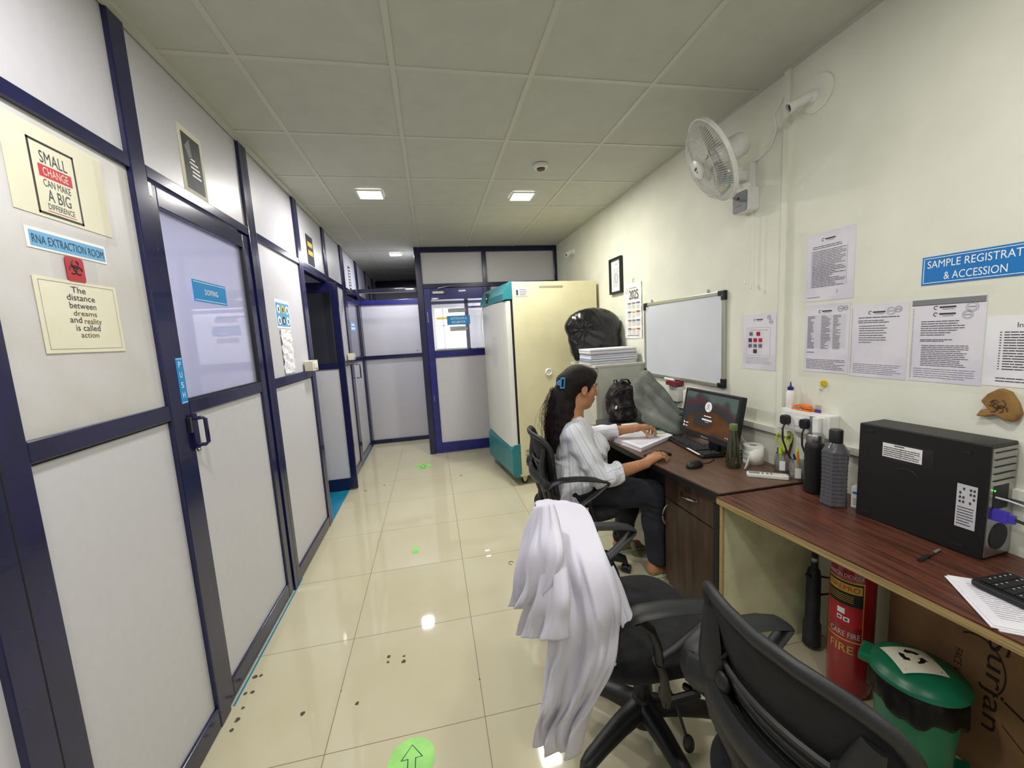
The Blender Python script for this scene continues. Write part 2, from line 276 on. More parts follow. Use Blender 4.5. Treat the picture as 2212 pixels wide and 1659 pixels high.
# ------------------------------------------------------------------ signed-distance modelling (organic shapes)
class SDF:
    def __init__(s, lo, hi, h):
        s.lo = np.array(lo, float); s.h = h; s.n = np.ceil((np.array(hi)-s.lo)/h).astype(int)+1; s.a = np.full(s.n, 1.0, np.float32)
    def _win(s, lo, hi, pad):
        i0 = np.maximum(((np.array(lo)-pad-s.lo)/s.h).astype(int), 0); i1 = np.minimum(((np.array(hi)+pad-s.lo)/s.h).astype(int)+2, s.n)
        ax = [s.lo[k]+s.h*np.arange(i0[k], i1[k]) for k in range(3)]
        X, Y, Z = np.meshgrid(*ax, indexing='ij', sparse=True); return tuple(slice(i0[k], i1[k]) for k in range(3)), X, Y, Z
    def _mix(s, w, d, k, op):
        a = s.a[w]; d = d.astype(np.float32)
        if op == 'sub': s.a[w] = -(np.minimum(-a, d)-k*.25*np.clip(1-np.abs(-a-d)/k, 0, 1)**2)
        else: s.a[w] = np.minimum(a, d)-k*.25*np.clip(1-np.abs(a-d)/k, 0, 1)**2
    def cap(s, a, b, ra, rb=None, k=.01, op='add', fl=(1, 1, 1)):
        rb = ra if rb is None else rb; a = np.array(a, float); b = np.array(b, float); m = max(ra, rb)
        w, X, Y, Z = s._win(np.minimum(a, b)-m, np.maximum(a, b)+m, k+3*s.h); d = b-a; L = (d**2).sum()+1e-12
        t = np.clip(((X-a[0])*d[0]+(Y-a[1])*d[1]+(Z-a[2])*d[2])/L, 0, 1)
        q = np.sqrt(((X-a[0]-t*d[0])/fl[0])**2+((Y-a[1]-t*d[1])/fl[1])**2+((Z-a[2]-t*d[2])/fl[2])**2)-(ra+(rb-ra)*t); s._mix(w, q, k, op)
    def chain(s, pts, rs, k=.01, **kw):
        for i in range(len(pts)-1): s.cap(pts[i], pts[i+1], rs[i], rs[i+1], k, **kw)
    def ell(s, c, r, k=.02, R=None, op='add'):
        m = max(r); c = np.array(c, float); w, X, Y, Z = s._win(c-m, c+m, k+3*s.h); X = X-c[0]; Y = Y-c[1]; Z = Z-c[2]
        if R is not None:
            R = np.array(R); x, y, z = X*R[0, 0]+Y*R[1, 0]+Z*R[2, 0], X*R[0, 1]+Y*R[1, 1]+Z*R[2, 1], X*R[0, 2]+Y*R[1, 2]+Z*R[2, 2]
        else: x, y, z = X, Y, Z
        k0 = np.sqrt((x/r[0])**2+(y/r[1])**2+(z/r[2])**2); k1 = np.sqrt((x/r[0]**2)**2+(y/r[1]**2)**2+(z/r[2]**2)**2)+1e-9
        s._mix(w, k0*(k0-1)/k1, k, op)
    def plane(s, p, nrm, lo, hi, k=.004):
        """cut away everything on the +nrm side of the plane inside a box"""
        w, X, Y, Z = s._win(lo, hi, 0); n = np.array(nrm, float)/np.linalg.norm(nrm); d = (X-p[0])*n[0]+(Y-p[1])*n[1]+(Z-p[2])*n[2]; s.a[w] = np.maximum(s.a[w], d.astype(np.float32))
    def warp(s, fn, lo=None, hi=None):
        w, X, Y, Z = s._win(s.lo if lo is None else lo, s.lo+s.h*s.n if hi is None else hi, 0); s.a[w] += fn(X, Y, Z).astype(np.float32)
    def mesh(s, mb, smooth=1):
        a = s.a; ins = a < 0; N = np.array(a.shape)
        c = np.zeros(N-1, np.int16)
        for dx in (0, 1):
            for dy in (0, 1):
                for dz in (0, 1): c += ins[dx:N[0]-1+dx, dy:N[1]-1+dy, dz:N[2]-1+dz]
        cell = (c > 0) & (c < 8); idx = np.argwhere(cell); vid = np.full(N-1, -1, np.int64); vid[cell] = np.arange(len(idx))
        acc = np.zeros((len(idx), 3)); cnt = np.zeros(len(idx)); cor = [(i, j, k) for i in (0, 1) for j in (0, 1) for k in (0, 1)]
        for p in cor:
            for ax in range(3):
                if p[ax] == 0:
                    q = list(p); q[ax] = 1
                    A = a[idx[:, 0]+p[0], idx[:, 1]+p[1], idx[:, 2]+p[2]]; B = a[idx[:, 0]+q[0], idx[:, 1]+q[1], idx[:, 2]+q[2]]
                    ok = (A < 0) != (B < 0); t = np.where(ok, A/(A-B+1e-20), 0); P = np.array(p, float)[None].repeat(len(idx), 0); P[:, ax] += t
                    acc[ok] += P[ok]; cnt[ok] += 1
        V = s.lo+s.h*(idx+acc/np.maximum(cnt, 1)[:, None]); F = []
        for ax in range(3):
            sl0 = [slice(None)]*3; sl1 = [slice(None)]*3; sl0[ax] = slice(0, -1); sl1[ax] = slice(1, None)
            A = ins[tuple(sl0)]; B = ins[tuple(sl1)]; e = np.argwhere(A != B); b1, b2 = (ax+1) % 3, (ax+2) % 3
            e = e[(e[:, b1] > 0) & (e[:, b2] > 0) & (e[:, b1] < N[b1]-1) & (e[:, b2] < N[b2]-1)]
            def vi(o1, o2): q = e.copy(); q[:, b1] -= o1; q[:, b2] -= o2; return vid[q[:, 0], q[:, 1], q[:, 2]]
            Q = np.stack([vi(0, 0), vi(1, 0), vi(1, 1), vi(0, 1)], 1); fl = ~A[e[:, 0], e[:, 1], e[:, 2]]; Q[fl] = Q[fl][:, ::-1]; F.append(Q)
        F = np.concatenate(F); F = F[(F >= 0).all(1)]
        for _ in range(smooth):
            S = np.zeros_like(V); C = np.zeros(len(V))
            for i in range(4):
                j = (i+1) % 4; np.add.at(S, F[:, i], V[F[:, j]]); np.add.at(S, F[:, j], V[F[:, i]]); np.add.at(C, F[:, i], 1); np.add.at(C, F[:, j], 1)
            V = V*.5+.5*S/np.maximum(C, 1)[:, None]
        mb.add(V, F.tolist()); return V, F
# ================================================================== the setting
fl = MB().use('floor_tile'); fl.box(XL-.06, XR+.1, -2.2, 8.2, -.05, 0); st(fl.build('floor'))
b = MB().use('vinyl_blue'); b.box(-3.1, XL-.06, -.2, 8.2, -.05, 0); b.box(XL-.06, XL-.002, 3.55, 4.30, 0, .003); b.box(XL-.06, XL-.002, 5.22, 6.03, 0, .003); b.box(XL-.004, XL+.004, 1.76, 2.70, 0, .002); st(b.build('floor_side_room'))
c = MB().use('ceiling_tile'); c.box(-3.1, XR+.1, -2.2, 8.2, H, H+.05); st(c.build('ceiling'))
g = MB().use('grid_bar')
for i in range(-1, 5):
    x = -.6683+.6*i
    if x > XL: g.box(x-.012, x+.012, -2.2, 8.13, H-.004, H+.001)
for j in range(-7, 11): y = 1.8893+.6*j; g.box(XL, XR, y-.012, y+.012, H-.003, H+.001)
g.box(XL-.01, XL+.022, -2.2, 8.13, H-.012, H+.001); g.box(XR-.02, XR, -2.2, 5.25, H-.006, H+.001); st(g.build('trim_1', label='pale T-bar grid of the false ceiling'))
b = MB().use('plaster'); b.box(XR, XR+.1, -2.2, 8.2, 0, H); st(b.build('wall_right'))
b = MB().use('plaster'); b.box(-3.1, XR+.1, -2.3, -2.2, 0, H); st(b.build('wall_rear'))
b = MB().use('panel'); b.box(-3.1, XR+.1, 8.2, 8.3, 0, H); b.use('navy'); b.box(XL, -.1, 8.13, 8.19, H-.12, H); b.box(XL, -.1, 8.15, 8.19, 2.08, 2.15); st(b.build('wall_far'))
b = MB().use('panel'); b.box(-3.2, -3.1, -2.3, 8.3, 0, H); b.box(-3.1, -1.02, 3.28, 3.32, 0, H); b.box(-3.1, -1.02, 5.0, 5.04, 0, H); st(b.build('wall_side_rooms'))

# left partition: posts, rails and laminate panels
wl = structure('wall_left', 'navy framed partition with white laminate panels')
D = .06
def post(y0, y1, z0=0, z1=H, parent=wl, m='navy', groove=True):
    p = MB().use(m); p.fbox(WL, y0, y1, z0, z1, -D, 0)
    if groove and y1-y0 > .085: c_ = (y0+y1)/2; p.use('gasket'); p.fbox(WL, c_-.003, c_+.003, z0, z1, -.004, .0008)
    st(p.build('post', parent, bevel=.004))
def rail(y0, y1, z0, z1, parent=wl, m='navy', n0=-D, n1=-.002): st(MB().use(m).fbox(WL, y0, y1, z0, z1, n0, n1).build('rail', parent, bevel=.004))
def panel(y0, y1, z0, z1, m='panel', parent=wl): st(MB().use(m).fbox(WL, y0, y1, z0, z1, -.030, -.016).build('panel', parent))
POSTS = [(-1.1, -.98), (-.05, .07), (.99, 1.13), (1.662, 1.742), (2.575, 2.675), (3.455, 3.55), (4.30, 4.39), (5.07, 5.22), (6.03, 6.15), (6.88, 6.95), (7.70, 7.77)]
for y0, y1 in POSTS: post(y0, y1, 2.145 if y0 > 6.5 else 0)
for i in range(len(POSTS)-1):
    a, c_ = POSTS[i][1], POSTS[i+1][0]
    rail(a, c_, 2.145, 2.19); panel(a, c_, 2.19, H-.004)
    if i in (3, 5, 7) or a > 6: continue
    rail(a, c_, 1.268, 1.325); rail(a, c_, 0, .09); panel(a, c_, 1.325, 2.145, 'panel_stained' if i == 2 else 'panel'); panel(a, c_, .09, 1.268)
    st(MB().use('gasket').fbox(WL, a, c_, 1.262, 1.268, -.028, -.01).build('gasket', wl))
panel(7.77, 8.13, 2.19, H-.004)

def door(name, fr, w, label, z_top=2.135, m='navy', n0=-.05, n1=-.008, glassm='glass', st_w=.05, st_r=.065, top=.075, midz=(1.268, 1.325), bot=.095, u0=0):
    d = structure(name, label); f = MB().use(m)
    f.fbox(fr, u0, u0+st_w, .012, z_top, n0, n1); f.fbox(fr, u0+w-st_r, u0+w, .012, z_top, n0, n1)
    for z0, z1 in ((.012, bot), midz, (z_top-top, z_top)): f.fbox(fr, u0+st_w, u0+w-st_r, z0, z1, n0+.001, n1-.001)
    st(f.build('door_frame', d, bevel=.004)); nm = (n0+n1)/2
    st(MB().use('panel').fbox(fr, u0+st_w, u0+w-st_r, bot, midz[0], nm-.006, nm+.008).build('door_panel', d))
    st(MB().use(glassm).fbox(fr, u0+st_w, u0+w-st_r, midz[1], z_top-top, nm-.002, nm+.002).build('door_glass', d))
    st(MB().use('gasket').fbox(fr, u0+st_w, u0+w-st_r, midz[1], midz[1]+.006, nm-.006, n1-.006).fbox(fr, u0+w-st_r-.008, u0+w-st_r, midz[1], z_top-top, nm-.008, n1-.004).build('gasket', d))
    return d
d1 = door('door_1', WL, .815, 'doffing room door, glazed above a white panel', u0=1.745, glassm='glass_haze')
h = MB().use('navy'); h.rbox(WL, 1.775, 1.81, 1.13, 1.27, -.008, .004, .006); h.tube([WL.p(1.797, 1.25, 0), WL.p(1.80, 1.252, .025), WL.p(1.805, 1.245, .034), WL.p(1.806, 1.15, .034), WL.p(1.80, 1.142, .026), WL.p(1.797, 1.142, 0)], .0075, 10); st(h.build('door_handle', d1, smooth=True))
h = MB().use('steel'); h.fbox(WL, 1.757, 1.768, 1.20, 1.262, -.006, .006); h.ell(WL.p(1.79, 1.125, .004), (.008, .008, .008)); st(h.build('latch', d1, smooth=True))
st(MB().use('cream_plastic').fbox(WL, 1.746, 1.764, 2.085, 2.132, -.006, -.0045).build('tape_patch', d1))
# second door stands open into its room
D2 = FR((-.865, 4.25, 0), (-1, 0, 0), (0, 0, 1)); D2 = FR((-1.60, 4.262, 0), (1, .03, 0), (0, 0, 1))
d2 = door('door_2', D2, .735, 'glazed door standing open into the side room', st_w=.05, st_r=.062, top=.10, bot=.13, z_top=2.12, n0=-.04, n1=.0, glassm='dark_glass')
rail(3.55, 4.30, 2.12, 2.145)
D3 = FR(WL.p(0, 0, 0), (0, 1, 0), (0, 0, 1))
d3 = door('door_3', D3, .805, 'narrow glazed door at the far end of the partition', u0=5.222, glassm='glass_haze', z_top=2.10)
h = MB().use('navy'); h.tube([WL.p(5.32, 1.25, 0), WL.p(5.32, 1.25, .05), WL.p(5.32, 1.08, .05), WL.p(5.32, 1.08, 0)], .008, 8); st(h.build('door_handle', d3, smooth=True))

# back partition and far alcove
wb = structure('wall_back', 'navy framed partition behind the incubator')
def bx(name, m, x0, x1, y0, y1, z0, z1, parent=wb, bev=.004): return st(MB().use(m).box(x0, x1, y0, y1, z0, z1).build(name, parent, bevel=bev))
Y = 5.28
bx('post', 'navy', -.125, -.045, Y, Y+.07, 0, H); bx('post', 'navy', .765, .815, Y, Y+.06, 0, 2.15); bx('post', 'navy', .722, .778, Y, Y+.06, 2.15, H); bx('post', 'navy', 1.685, 1.73, Y, Y+.06, 0, H)
bx('rail', 'navy', -.045, 1.685, Y+.002, Y+.06, 2.150, 2.205); bx('rail', 'navy', -.045, 1.685, Y+.002, Y+.06, 2.59, H); bx('rail', 'navy', .815, 1.685, Y+.002, Y+.06, 0, .09); bx('rail', 'navy', .815, 1.685, Y+.002, Y+.06, 1.27, 1.33)
bx('panel', 'panel', -.045, .722, Y+.03, Y+.04, 2.205, 2.59, bev=0); bx('panel', 'panel', .778, 1.685, Y+.03, Y+.04, 2.205, 2.59, bev=0); bx('panel', 'panel', .815, 1.685, Y+.03, Y+.04, .09, 2.15, bev=0)
bx('panel', 'panel', -.115, -.10, Y+.07, 8.2, 0, H, bev=0); bx('post', 'navy', -.14, -.095, 6.10, 6.18, 0, 2.12)
bx('rail', 'navy', XL, -.125, 5.12, 5.17, 2.10, 2.145); 
YF = 6.15
bx('rail', 'navy_bright', XL, -.115, YF, YF+.05, 2.045, 2.115); bx('rail', 'navy', XL, -.115, YF-.006, YF+.05, 1.262, 1.318); bx('rail', 'navy', XL, -.115, YF-.004, YF+.05, 0, .06)
bx('panel', 'panel', XL, -.115, YF+.02, YF+.03, 1.318, 2.045, bev=0); bx('panel', 'panel', XL, -.115, YF+.02, YF+.03, .06, 1.262, bev=0)
st(MB().use('black').cyl((-.21, YF+.021, 1.36), (-.21, YF+.014, 1.36), .008, 10).build('screw_hole', wb))
D4 = XZ(Y+.0); d4 = door('door_4', D4, .812, 'bright navy glazed door of the autoclave and incubator room', u0=-.0455, m='navy_bright', n0=-.045, n1=.012, st_w=.086, st_r=.055, z_top=2.148, top=.143, midz=(1.27, 1.345), bot=.145)
h = MB().use('steel'); h.fbox(D4, .07, .20, 2.075, 2.105, .012, .045); h.tube([D4.p(.11, 2.10, .03), D4.p(.14, 2.14, .06), D4.p(.27, 2.165, .03), D4.p(.33, 2.17, .0)], .007, 8); h.cyl(D4.p(.06, 2.09, .03), D4.p(.215, 2.09, .03), .013, 10); st(h.build('door_closer', d4, smooth=True))
h = MB().use('steel'); h.fbox(D4, -.018, -.012, 1.72, 1.85, .012, .018).fbox(D4, -.018, -.012, .70, .78, .012, .018); h.fbox(D4, .748, .758, .98, 1.06, .012, .02); st(h.build('hinge', d4))
# autoclave room seen through its door
b = MB().use('panel'); b.box(-.1, XR+.1, 7.2, 7.24, 0, H); st(b.build('wall_autoclave_room'))
b = MB().use('navy'); b.box(-.05, 1.7, 6.9, 6.94, 2.08, 2.13); b.box(.60, .66, 6.9, 6.94, .9, H); b.box(-.05, 1.7, 6.9, 6.94, 1.25, 1.32); b.box(.66, 1.2, 6.9, 6.93, 2.0, 2.03); st(b.build('trim_2'))
b = MB().use('panel_glow'); b.box(.10, .60, 7.0, 7.01, 1.34, 2.02); b.use('white'); b.box(.22, .245, 6.97, 6.99, 1.34, 2.05); b.box(.10, .60, 6.97, 6.99, 1.72, 1.735); b.use('yellow'); b.box(.12, .32, 6.965, 6.97, 1.83, 1.87); b.use('white'); b.box(.0, .10, 6.97, 6.99, 1.3, 2.08); st(b.build('glow_panel_1', label='glowing panel standing in for the bright white area behind the autoclave room door'))  # no real window: glowing panel and bars imitate a lit panel with reflections
b = MB().use('white'); b.box(0, 1.2, 6.3, 6.8, 1.18, 1.22); b.use('shelf_dark'); b.box(0, .04, 6.3, 6.8, 0, 1.18); b.box(1.16, 1.2, 6.3, 6.8, 0, 1.18); tag(b.build('workbench'), 'white topped bench seen through the autoclave room door glass', 'bench')

# ceiling fittings
for i, (x, y, e, c_) in enumerate(LAMPS):
    t = thing('ceiling_light', ['square recessed ceiling light, left one of the pair halfway down the room', 'square recessed ceiling light in front of the incubator, beside the smoke detector', 'small ceiling light beyond the far beam over the alcove', 'square ceiling light above the corridor near the camera', 'square ceiling light above the near desk', 'square ceiling light at the rear of the room'][i], 'ceiling light', (x, y, H-.004), 'recessed ceiling lights')
    s_ = .085 if i != 2 else .07
    f = MB().use('white_plastic')
    for a0, a1, b0, b1 in ((-s_-.012, -s_, -s_-.012, s_+.012), (s_, s_+.012, -s_-.012, s_+.012), (-s_, s_, -s_-.012, -s_), (-s_, s_, s_, s_+.012)): f.box(x+a0, x+a1, y+b0, y+b1, H-.016, H-.004)
    f.build('rim', t); MB().use('lamp_white').box(x-s_, x+s_, y-s_, y+s_, H-.013, H-.008).build('diffuser', t)
    l = area('lamp', (x, y, H-.02), (0, 0, 0), 2*s_, 2*s_, e, c_); l.parent = t; l.location = (0, 0, -.016)
sd = (0.832, 2.806); t = thing('smoke_detector', 'round white smoke detector on the ceiling before the right-hand light', 'smoke detector', (*sd, H-.004))
MB().use('white_plastic').lathe((*sd, H-.004), [(.050, 0), (.050, -.012), (.044, -.022), (.034, -.024)], 24).build('housing', t, smooth=True); MB().use('brown').lathe((*sd, H-.028), [(.03, 0), (.026, -.008)], 16).build('sensor_grille', t)

# ceiling trunking, conduits on the right wall (things fixed to the wall)
b = MB().use('alu'); b.mats = []; b.use('plaster'); b.fbox(WR, -1.732, -1.700, .96, H-.004, 0, .016); b.use('grey'); b.fbox(WR, -1.735, -1.732, .96, H-.004, 0, .010); st(b.build('trim_3', label='vertical cable trunking on the right wall'))
b = MB().use('plaster'); b.fbox(WR, -3.0, -1.66, .925, .955, 0, .022); b.fbox(WR, -1.40, 1.0, .925, .955, 0, .022); b.use('grey'); b.fbox(WR, -3.0, -1.66, .918, .925, 0, .018).fbox(WR, -1.4, 1.0, .918, .925, 0, .018); st(b.build('trim_4', label='horizontal cable trunking along the right wall above the desks'))
# marks on floor
b = MB().use('smudge'); R_ = random.Random(3)
for u, v, s_ in ((840, 1418, 9), (838, 1430, 6), (873, 1417, 6), (872, 1429, 9), (771, 1520, 9), (653, 1541, 10), (551, 1462, 9), (564, 1459, 7), (545, 1495, 9), (530, 1498, 8), (525, 1529, 7), (513, 1554, 10), (500, 1577, 8), (1036, 1467, 4), (737, 1492, 3), (790, 1060, 5), (996, 1027, 5), (830, 1048, 4)):
    q = on(u, v, 2, .0008); r = s_*.00125*max(.55, q[1]/2); b.prism(XY(.0006), [(q[0]+r*R_.uniform(.6, 1.2)*math.cos(a), q[1]+r*R_.uniform(.7, 1.3)*math.sin(a)) for a in [k*.785 for k in range(8)]], 0, .0004)
q = on(1104, 1216, 2, .001); b.tube([(q[0]+.016*math.cos(a), q[1]+.02*math.sin(a), .001) for a in [k*.6 for k in range(9)]], .002, 5)
b = b.build('floor_stain'); tag(b, 'scattered small dark stains on the beige tiles near the doors', 'stain'); b['kind'] = 'stuff'
# ================================================================== signs, sheets and notices
def fix(o, label, cat, group=None): return tag(o, label, cat, group)
def sheet(name, fr, u0, u1, v0, v1, m, label, cat, group=None, n=0, th=.0012):
    t = thing(name, label, cat, fr.p((u0+u1)/2, v0, n), group)
    MB().use(m).fbox(fr, u0, u1, v0, v1, n, n+th).build('sheet', t); return t
NP = -.0155  # laminate panel face
# "small change" poster
t = sheet('poster', WL, 1.232, 1.542, 1.886, 2.12, 'paper_cream', 'cream poster with SMALL CHANGE CAN MAKE A BIG DIFFERENCE in a black outline', 'poster', None, NP)
n = NP+.0018; P = MB().use('black')
u0, u1, v0, v1 = 1.299, 1.438, 1.894, 2.083
for a in ((u0, u1, v1-.006, v1), (u0, u1, v0, v0+.006), (u0, u0+.006, v0, v1), (u1-.006, u1, v0, v1)): P.fquad(WL, *a, n)
P.build('border', t)
P = MB().use('sign_ink'); P.text(WL, 'SMALL', 1.321, 1.418, 2.029, 2.060, n, .16); P.text(WL, 'CAN MAKE', 1.323, 1.415, 1.969, 1.988, n, .16); P.text(WL, 'A BIG', 1.326, 1.412, 1.932, 1.963, n, .16); P.text(WL, 'DIFFERENCE', 1.326, 1.415, 1.911, 1.926, n, .16)
P.use('red_print'); P.fquad(WL, 1.320, 1.420, 1.993, 2.024, n); P.fquad(WL, 1.326, 1.415, 1.905, 1.9065, n); P.use('paper_cream'); P.text(WL, 'CHANGE', 1.326, 1.413, 1.998, 2.019, n+.0004, .16); P.build('lettering', t)
t = sheet('name_sign', WL, 1.248, 1.500, 1.797, 1.850, 'white', 'pale blue RNA EXTRACTION ROOM name strip taped below the poster', 'sign', None, NP)
MB().use('sign_pale').fquad(WL, 1.257, 1.495, 1.803, 1.842, n).build('ground', t); MB().use('sign_ink').text(WL, 'RNA EXTRACTION ROOM', 1.262, 1.490, 1.811, 1.833, n+.0006, .012).build('lettering', t)
t = thing('hazard_sign', 'small red biohazard sticker between the name strip and the quote sheet', 'sticker', WL.p(1.376, 1.727, NP))
P = MB().use('red'); P.rbox(WL, 1.346, 1.406, 1.727, 1.794, NP+.002, NP+.0034, .008); P.build('sheet', t)
P = MB().use('black'); c_ = (1.376, 1.764)
for k in range(3):
    a = math.pi/2+k*2*math.pi/3; P.tube([WL.p(c_[0]+.011*math.cos(a)+.011*math.cos(q), c_[1]+.011*math.sin(a)+.011*math.sin(q), NP+.0036) for q in [a+.5+i*.53 for i in range(11)]], .0018, 4)
P.tube([WL.p(c_[0]+.008*math.cos(q), c_[1]+.008*math.sin(q), NP+.0036) for q in [i*.6 for i in range(12)]], .0012, 4); P.build('symbol', t)
t = sheet('quote_sheet', WL, 1.242, 1.514, 1.529, 1.728, 'paper_cream', 'cream sheet reading The distance between dreams and reality is called action', 'poster', None, NP+.001)
P = MB().use('ink_soft'); 
for a in ((1.255, 1.502, 1.7185, 1.7195), (1.255, 1.502, 1.5395, 1.5405), (1.255, 1.256, 1.54, 1.719), (1.501, 1.502, 1.54, 1.719)): P.fquad(WL, *a, n+.001)
P.build('border', t); P = MB().use('ink')
for i, (s_, a, c_, v) in enumerate([('The', 1.349, 1.397, 1.695), ('distance', 1.331, 1.425, 1.674), ('between', 1.335, 1.425, 1.652), ('dreams', 1.343, 1.423, 1.632), ('and', 1.328, 1.367, 1.612), ('reality', 1.375, 1.436, 1.609), ('is called', 1.343, 1.427, 1.590), ('action', 1.355, 1.418, 1.571)]):
    P.use('olive_ink' if i in (3, 5, 7) else 'ink'); P.text(WL, s_, a, c_, v-(.004 if i == 5 else 0), v+(.017 if i not in (3, 7) else .014), n+.0012, .012)
P.build('lettering', t)
# sticky tape films
def tape(fr, u0, u1, v0, v1, nn, label, skew=0):
    o = MB().use('tape_film'); o.add([fr.p(u0, v0, nn), fr.p(u1, v0+skew, nn), fr.p(u1, v1+skew, nn), fr.p(u0, v1, nn), fr.p(u0, v0, nn+.0006), fr.p(u1, v0+skew, nn+.0006), fr.p(u1, v1+skew, nn+.0006), fr.p(u0, v1, nn+.0006)], [(3, 2, 1, 0), (4, 5, 6, 7), (0, 1, 5, 4), (1, 2, 6, 5), (2, 3, 7, 6), (3, 0, 4, 7)]); tag(o.build('adhesive_tape'), label, 'tape', 'clear adhesive tape')
tape(WL, 1.30, 1.45, 1.725, 1.80, NP+.0042, 'wide clear tape over the biohazard sticker')
tape(WL, 1.24, 1.515, 1.848, 1.872, NP+.0028, 'crinkled clear tape above the name strip')
tape(WL, 1.51, 1.555, 1.86, 2.11, NP+.0022, 'clear tape along the right edge of the top poster')
# doffing / push / far door sign
G = -.0265
t = sheet('door_sign', WL, 1.978, 2.262, 1.731, 1.824, 'sign_cyan', 'blue DOFFING sign on the glass of the first door', 'sign', None, G)
P = MB().use('sign_white'); nn = G+.0018
for a in ((1.985, 2.255, 1.815, 1.8175), (1.985, 2.255, 1.7375, 1.740)): P.fquad(WL, *a, nn)
P.text(WL, 'DOFFING', 2.068, 2.183, 1.765, 1.789, nn, .05).build('lettering', t)
t = sheet('push_sign', WL, 1.733, 1.772, 1.318, 1.495, 'sign_cyan', 'narrow blue vertical PUSH sticker on the door edge', 'sticker', None, .0)
P = MB().use('sign_white'); [P.text(WL, ch, 1.744, 1.761, v, v+.022, .0018, .02) for ch, v in (('P', 1.458), ('U', 1.419), ('S', 1.379), ('H', 1.341))]; P.fquad(WL, 1.735, 1.770, 1.489, 1.491, .0018).fquad(WL, 1.735, 1.770, 1.322, 1.324, .0018).build('lettering', t)
t = sheet('door_sign', WL, 5.40, 5.72, 1.66, 1.79, 'sign_pale', 'small blue sign on the glass of the farthest side door', 'sign', None, G)
MB().use('sign_white').fquad(WL, 5.46, 5.66, 1.74, 1.765, G+.002).fquad(WL, 5.43, 5.69, 1.69, 1.72, G+.002).build('lettering', t)
# posters above head rail
t = sheet('dark_poster', WL, 2.012, 2.196, 2.192, 2.47, 'paper_cream', 'dark grey photographic poster on the upper panel above the doffing door', 'poster', None, NP)
P = MB().use('iron_dark'); P.fquad(WL, 2.035, 2.175, 2.215, 2.445, n); P.build('picture', t); P = MB().use('grey'); P.prism(WL, [(2.05, 2.39), (2.09, 2.43), (2.10, 2.36), (2.075, 2.34)], n+.0003, n+.0006)
for k, (a, c_) in enumerate(((2.08, 2.12), (2.075, 2.14), (2.08, 2.15), (2.09, 2.15), (2.085, 2.155))): P.use('white'); P.fquad(WL, a, c_, 2.345-.017*k, 2.353-.017*k, n+.0006)
P.build('lettering', t)
t = sheet('yellow_black_poster', WL, 3.765, 3.965, 2.205, 2.455, 'iron_dark', 'small black poster with two yellow blocks above the open door', 'poster', None, NP)
MB().use('yellow').fquad(WL, 3.80, 3.94, 2.36, 2.40, n).fquad(WL, 3.80, 3.94, 2.29, 2.33, n).build('picture', t)
t = sheet('letter_poster', WL, 5.55, 5.68, 2.20, 2.50, 'iron_dark', 'narrow black and white poster above the farthest side door', 'poster', None, NP)
P = MB().use('white'); lines(P, WL, 5.57, 5.66, 2.22, 2.48, 7, 5, .02, .2, .0018+NP).build('lettering', t)
t = sheet('small_upper_poster', WL, 7.2, 7.36, 2.22, 2.46, 'iron_dark', 'tiny dark poster high on the last partition panel', 'poster', None, NP)
# blue info sheet with six pictograms and a crumpled sheet below
t = sheet('info_sheet', WL, 2.864, 3.132, 1.640, 1.828, 'sign_white', 'light blue sheet of six round hygiene pictograms beside the doffing door', 'notice', None, NP)
P = MB().use('sign_pale'); P.fquad(WL, 2.876, 3.12, 1.652, 1.806, n).build('ground', t); P = MB()
for i in range(3):
    for j in range(2):
        u, v = 2.92+.08*i, 1.765-.075*j; P.use('yellow' if (i, j) == (1, 0) else 'iron_dark' if (i, j) == (1, 1) else 'sign_white'); P.prism(WL, [(u+.03*math.cos(a*.4), v+.028*math.sin(a*.4)) for a in range(16)], n+.0002, n+.0005); P.use('sign_ink' if (i, j) != (1, 1) else 'sign_white'); P.fquad(WL, u-.01, u+.01, v-.016, v+.012, n+.001)
P.build('pictogram', t)
def crumple(name, fr, u0, u1, v0, v1, nn, m, amp, label, cat, seed=1, group=None, parent=None):
    R = random.Random(seed); N, M_ = 14, 22; g_ = [[R.uniform(-1, 1) for _ in range(M_+1)] for _ in range(N+1)]; vs = []
    for i in range(N+1):
        for j in range(M_+1): vs.append(fr.p(u0+(u1-u0)*i/N, v0+(v1-v0)*j/M_, nn+amp*(1+g_[i][j]*.8+math.sin(j*1.3+i*.4)*.5)))
    F = [(i*(M_+1)+j, (i+1)*(M_+1)+j, (i+1)*(M_+1)+j+1, i*(M_+1)+j+1) for i in range(N) for j in range(M_)]
    o = MB().use(m).add(vs, F).build(name, parent); s_ = o.modifiers.new('solid', 'SOLIDIFY'); s_.thickness = .0006
    if not parent: tag(o, label, cat, group)
    return o
crumple('plastic_sleeve', WL, 2.90, 3.10, 1.335, 1.632, NP+.001, 'paper', .004, 'crumpled translucent sheet below the blue pictogram sheet', 'notice', 4)
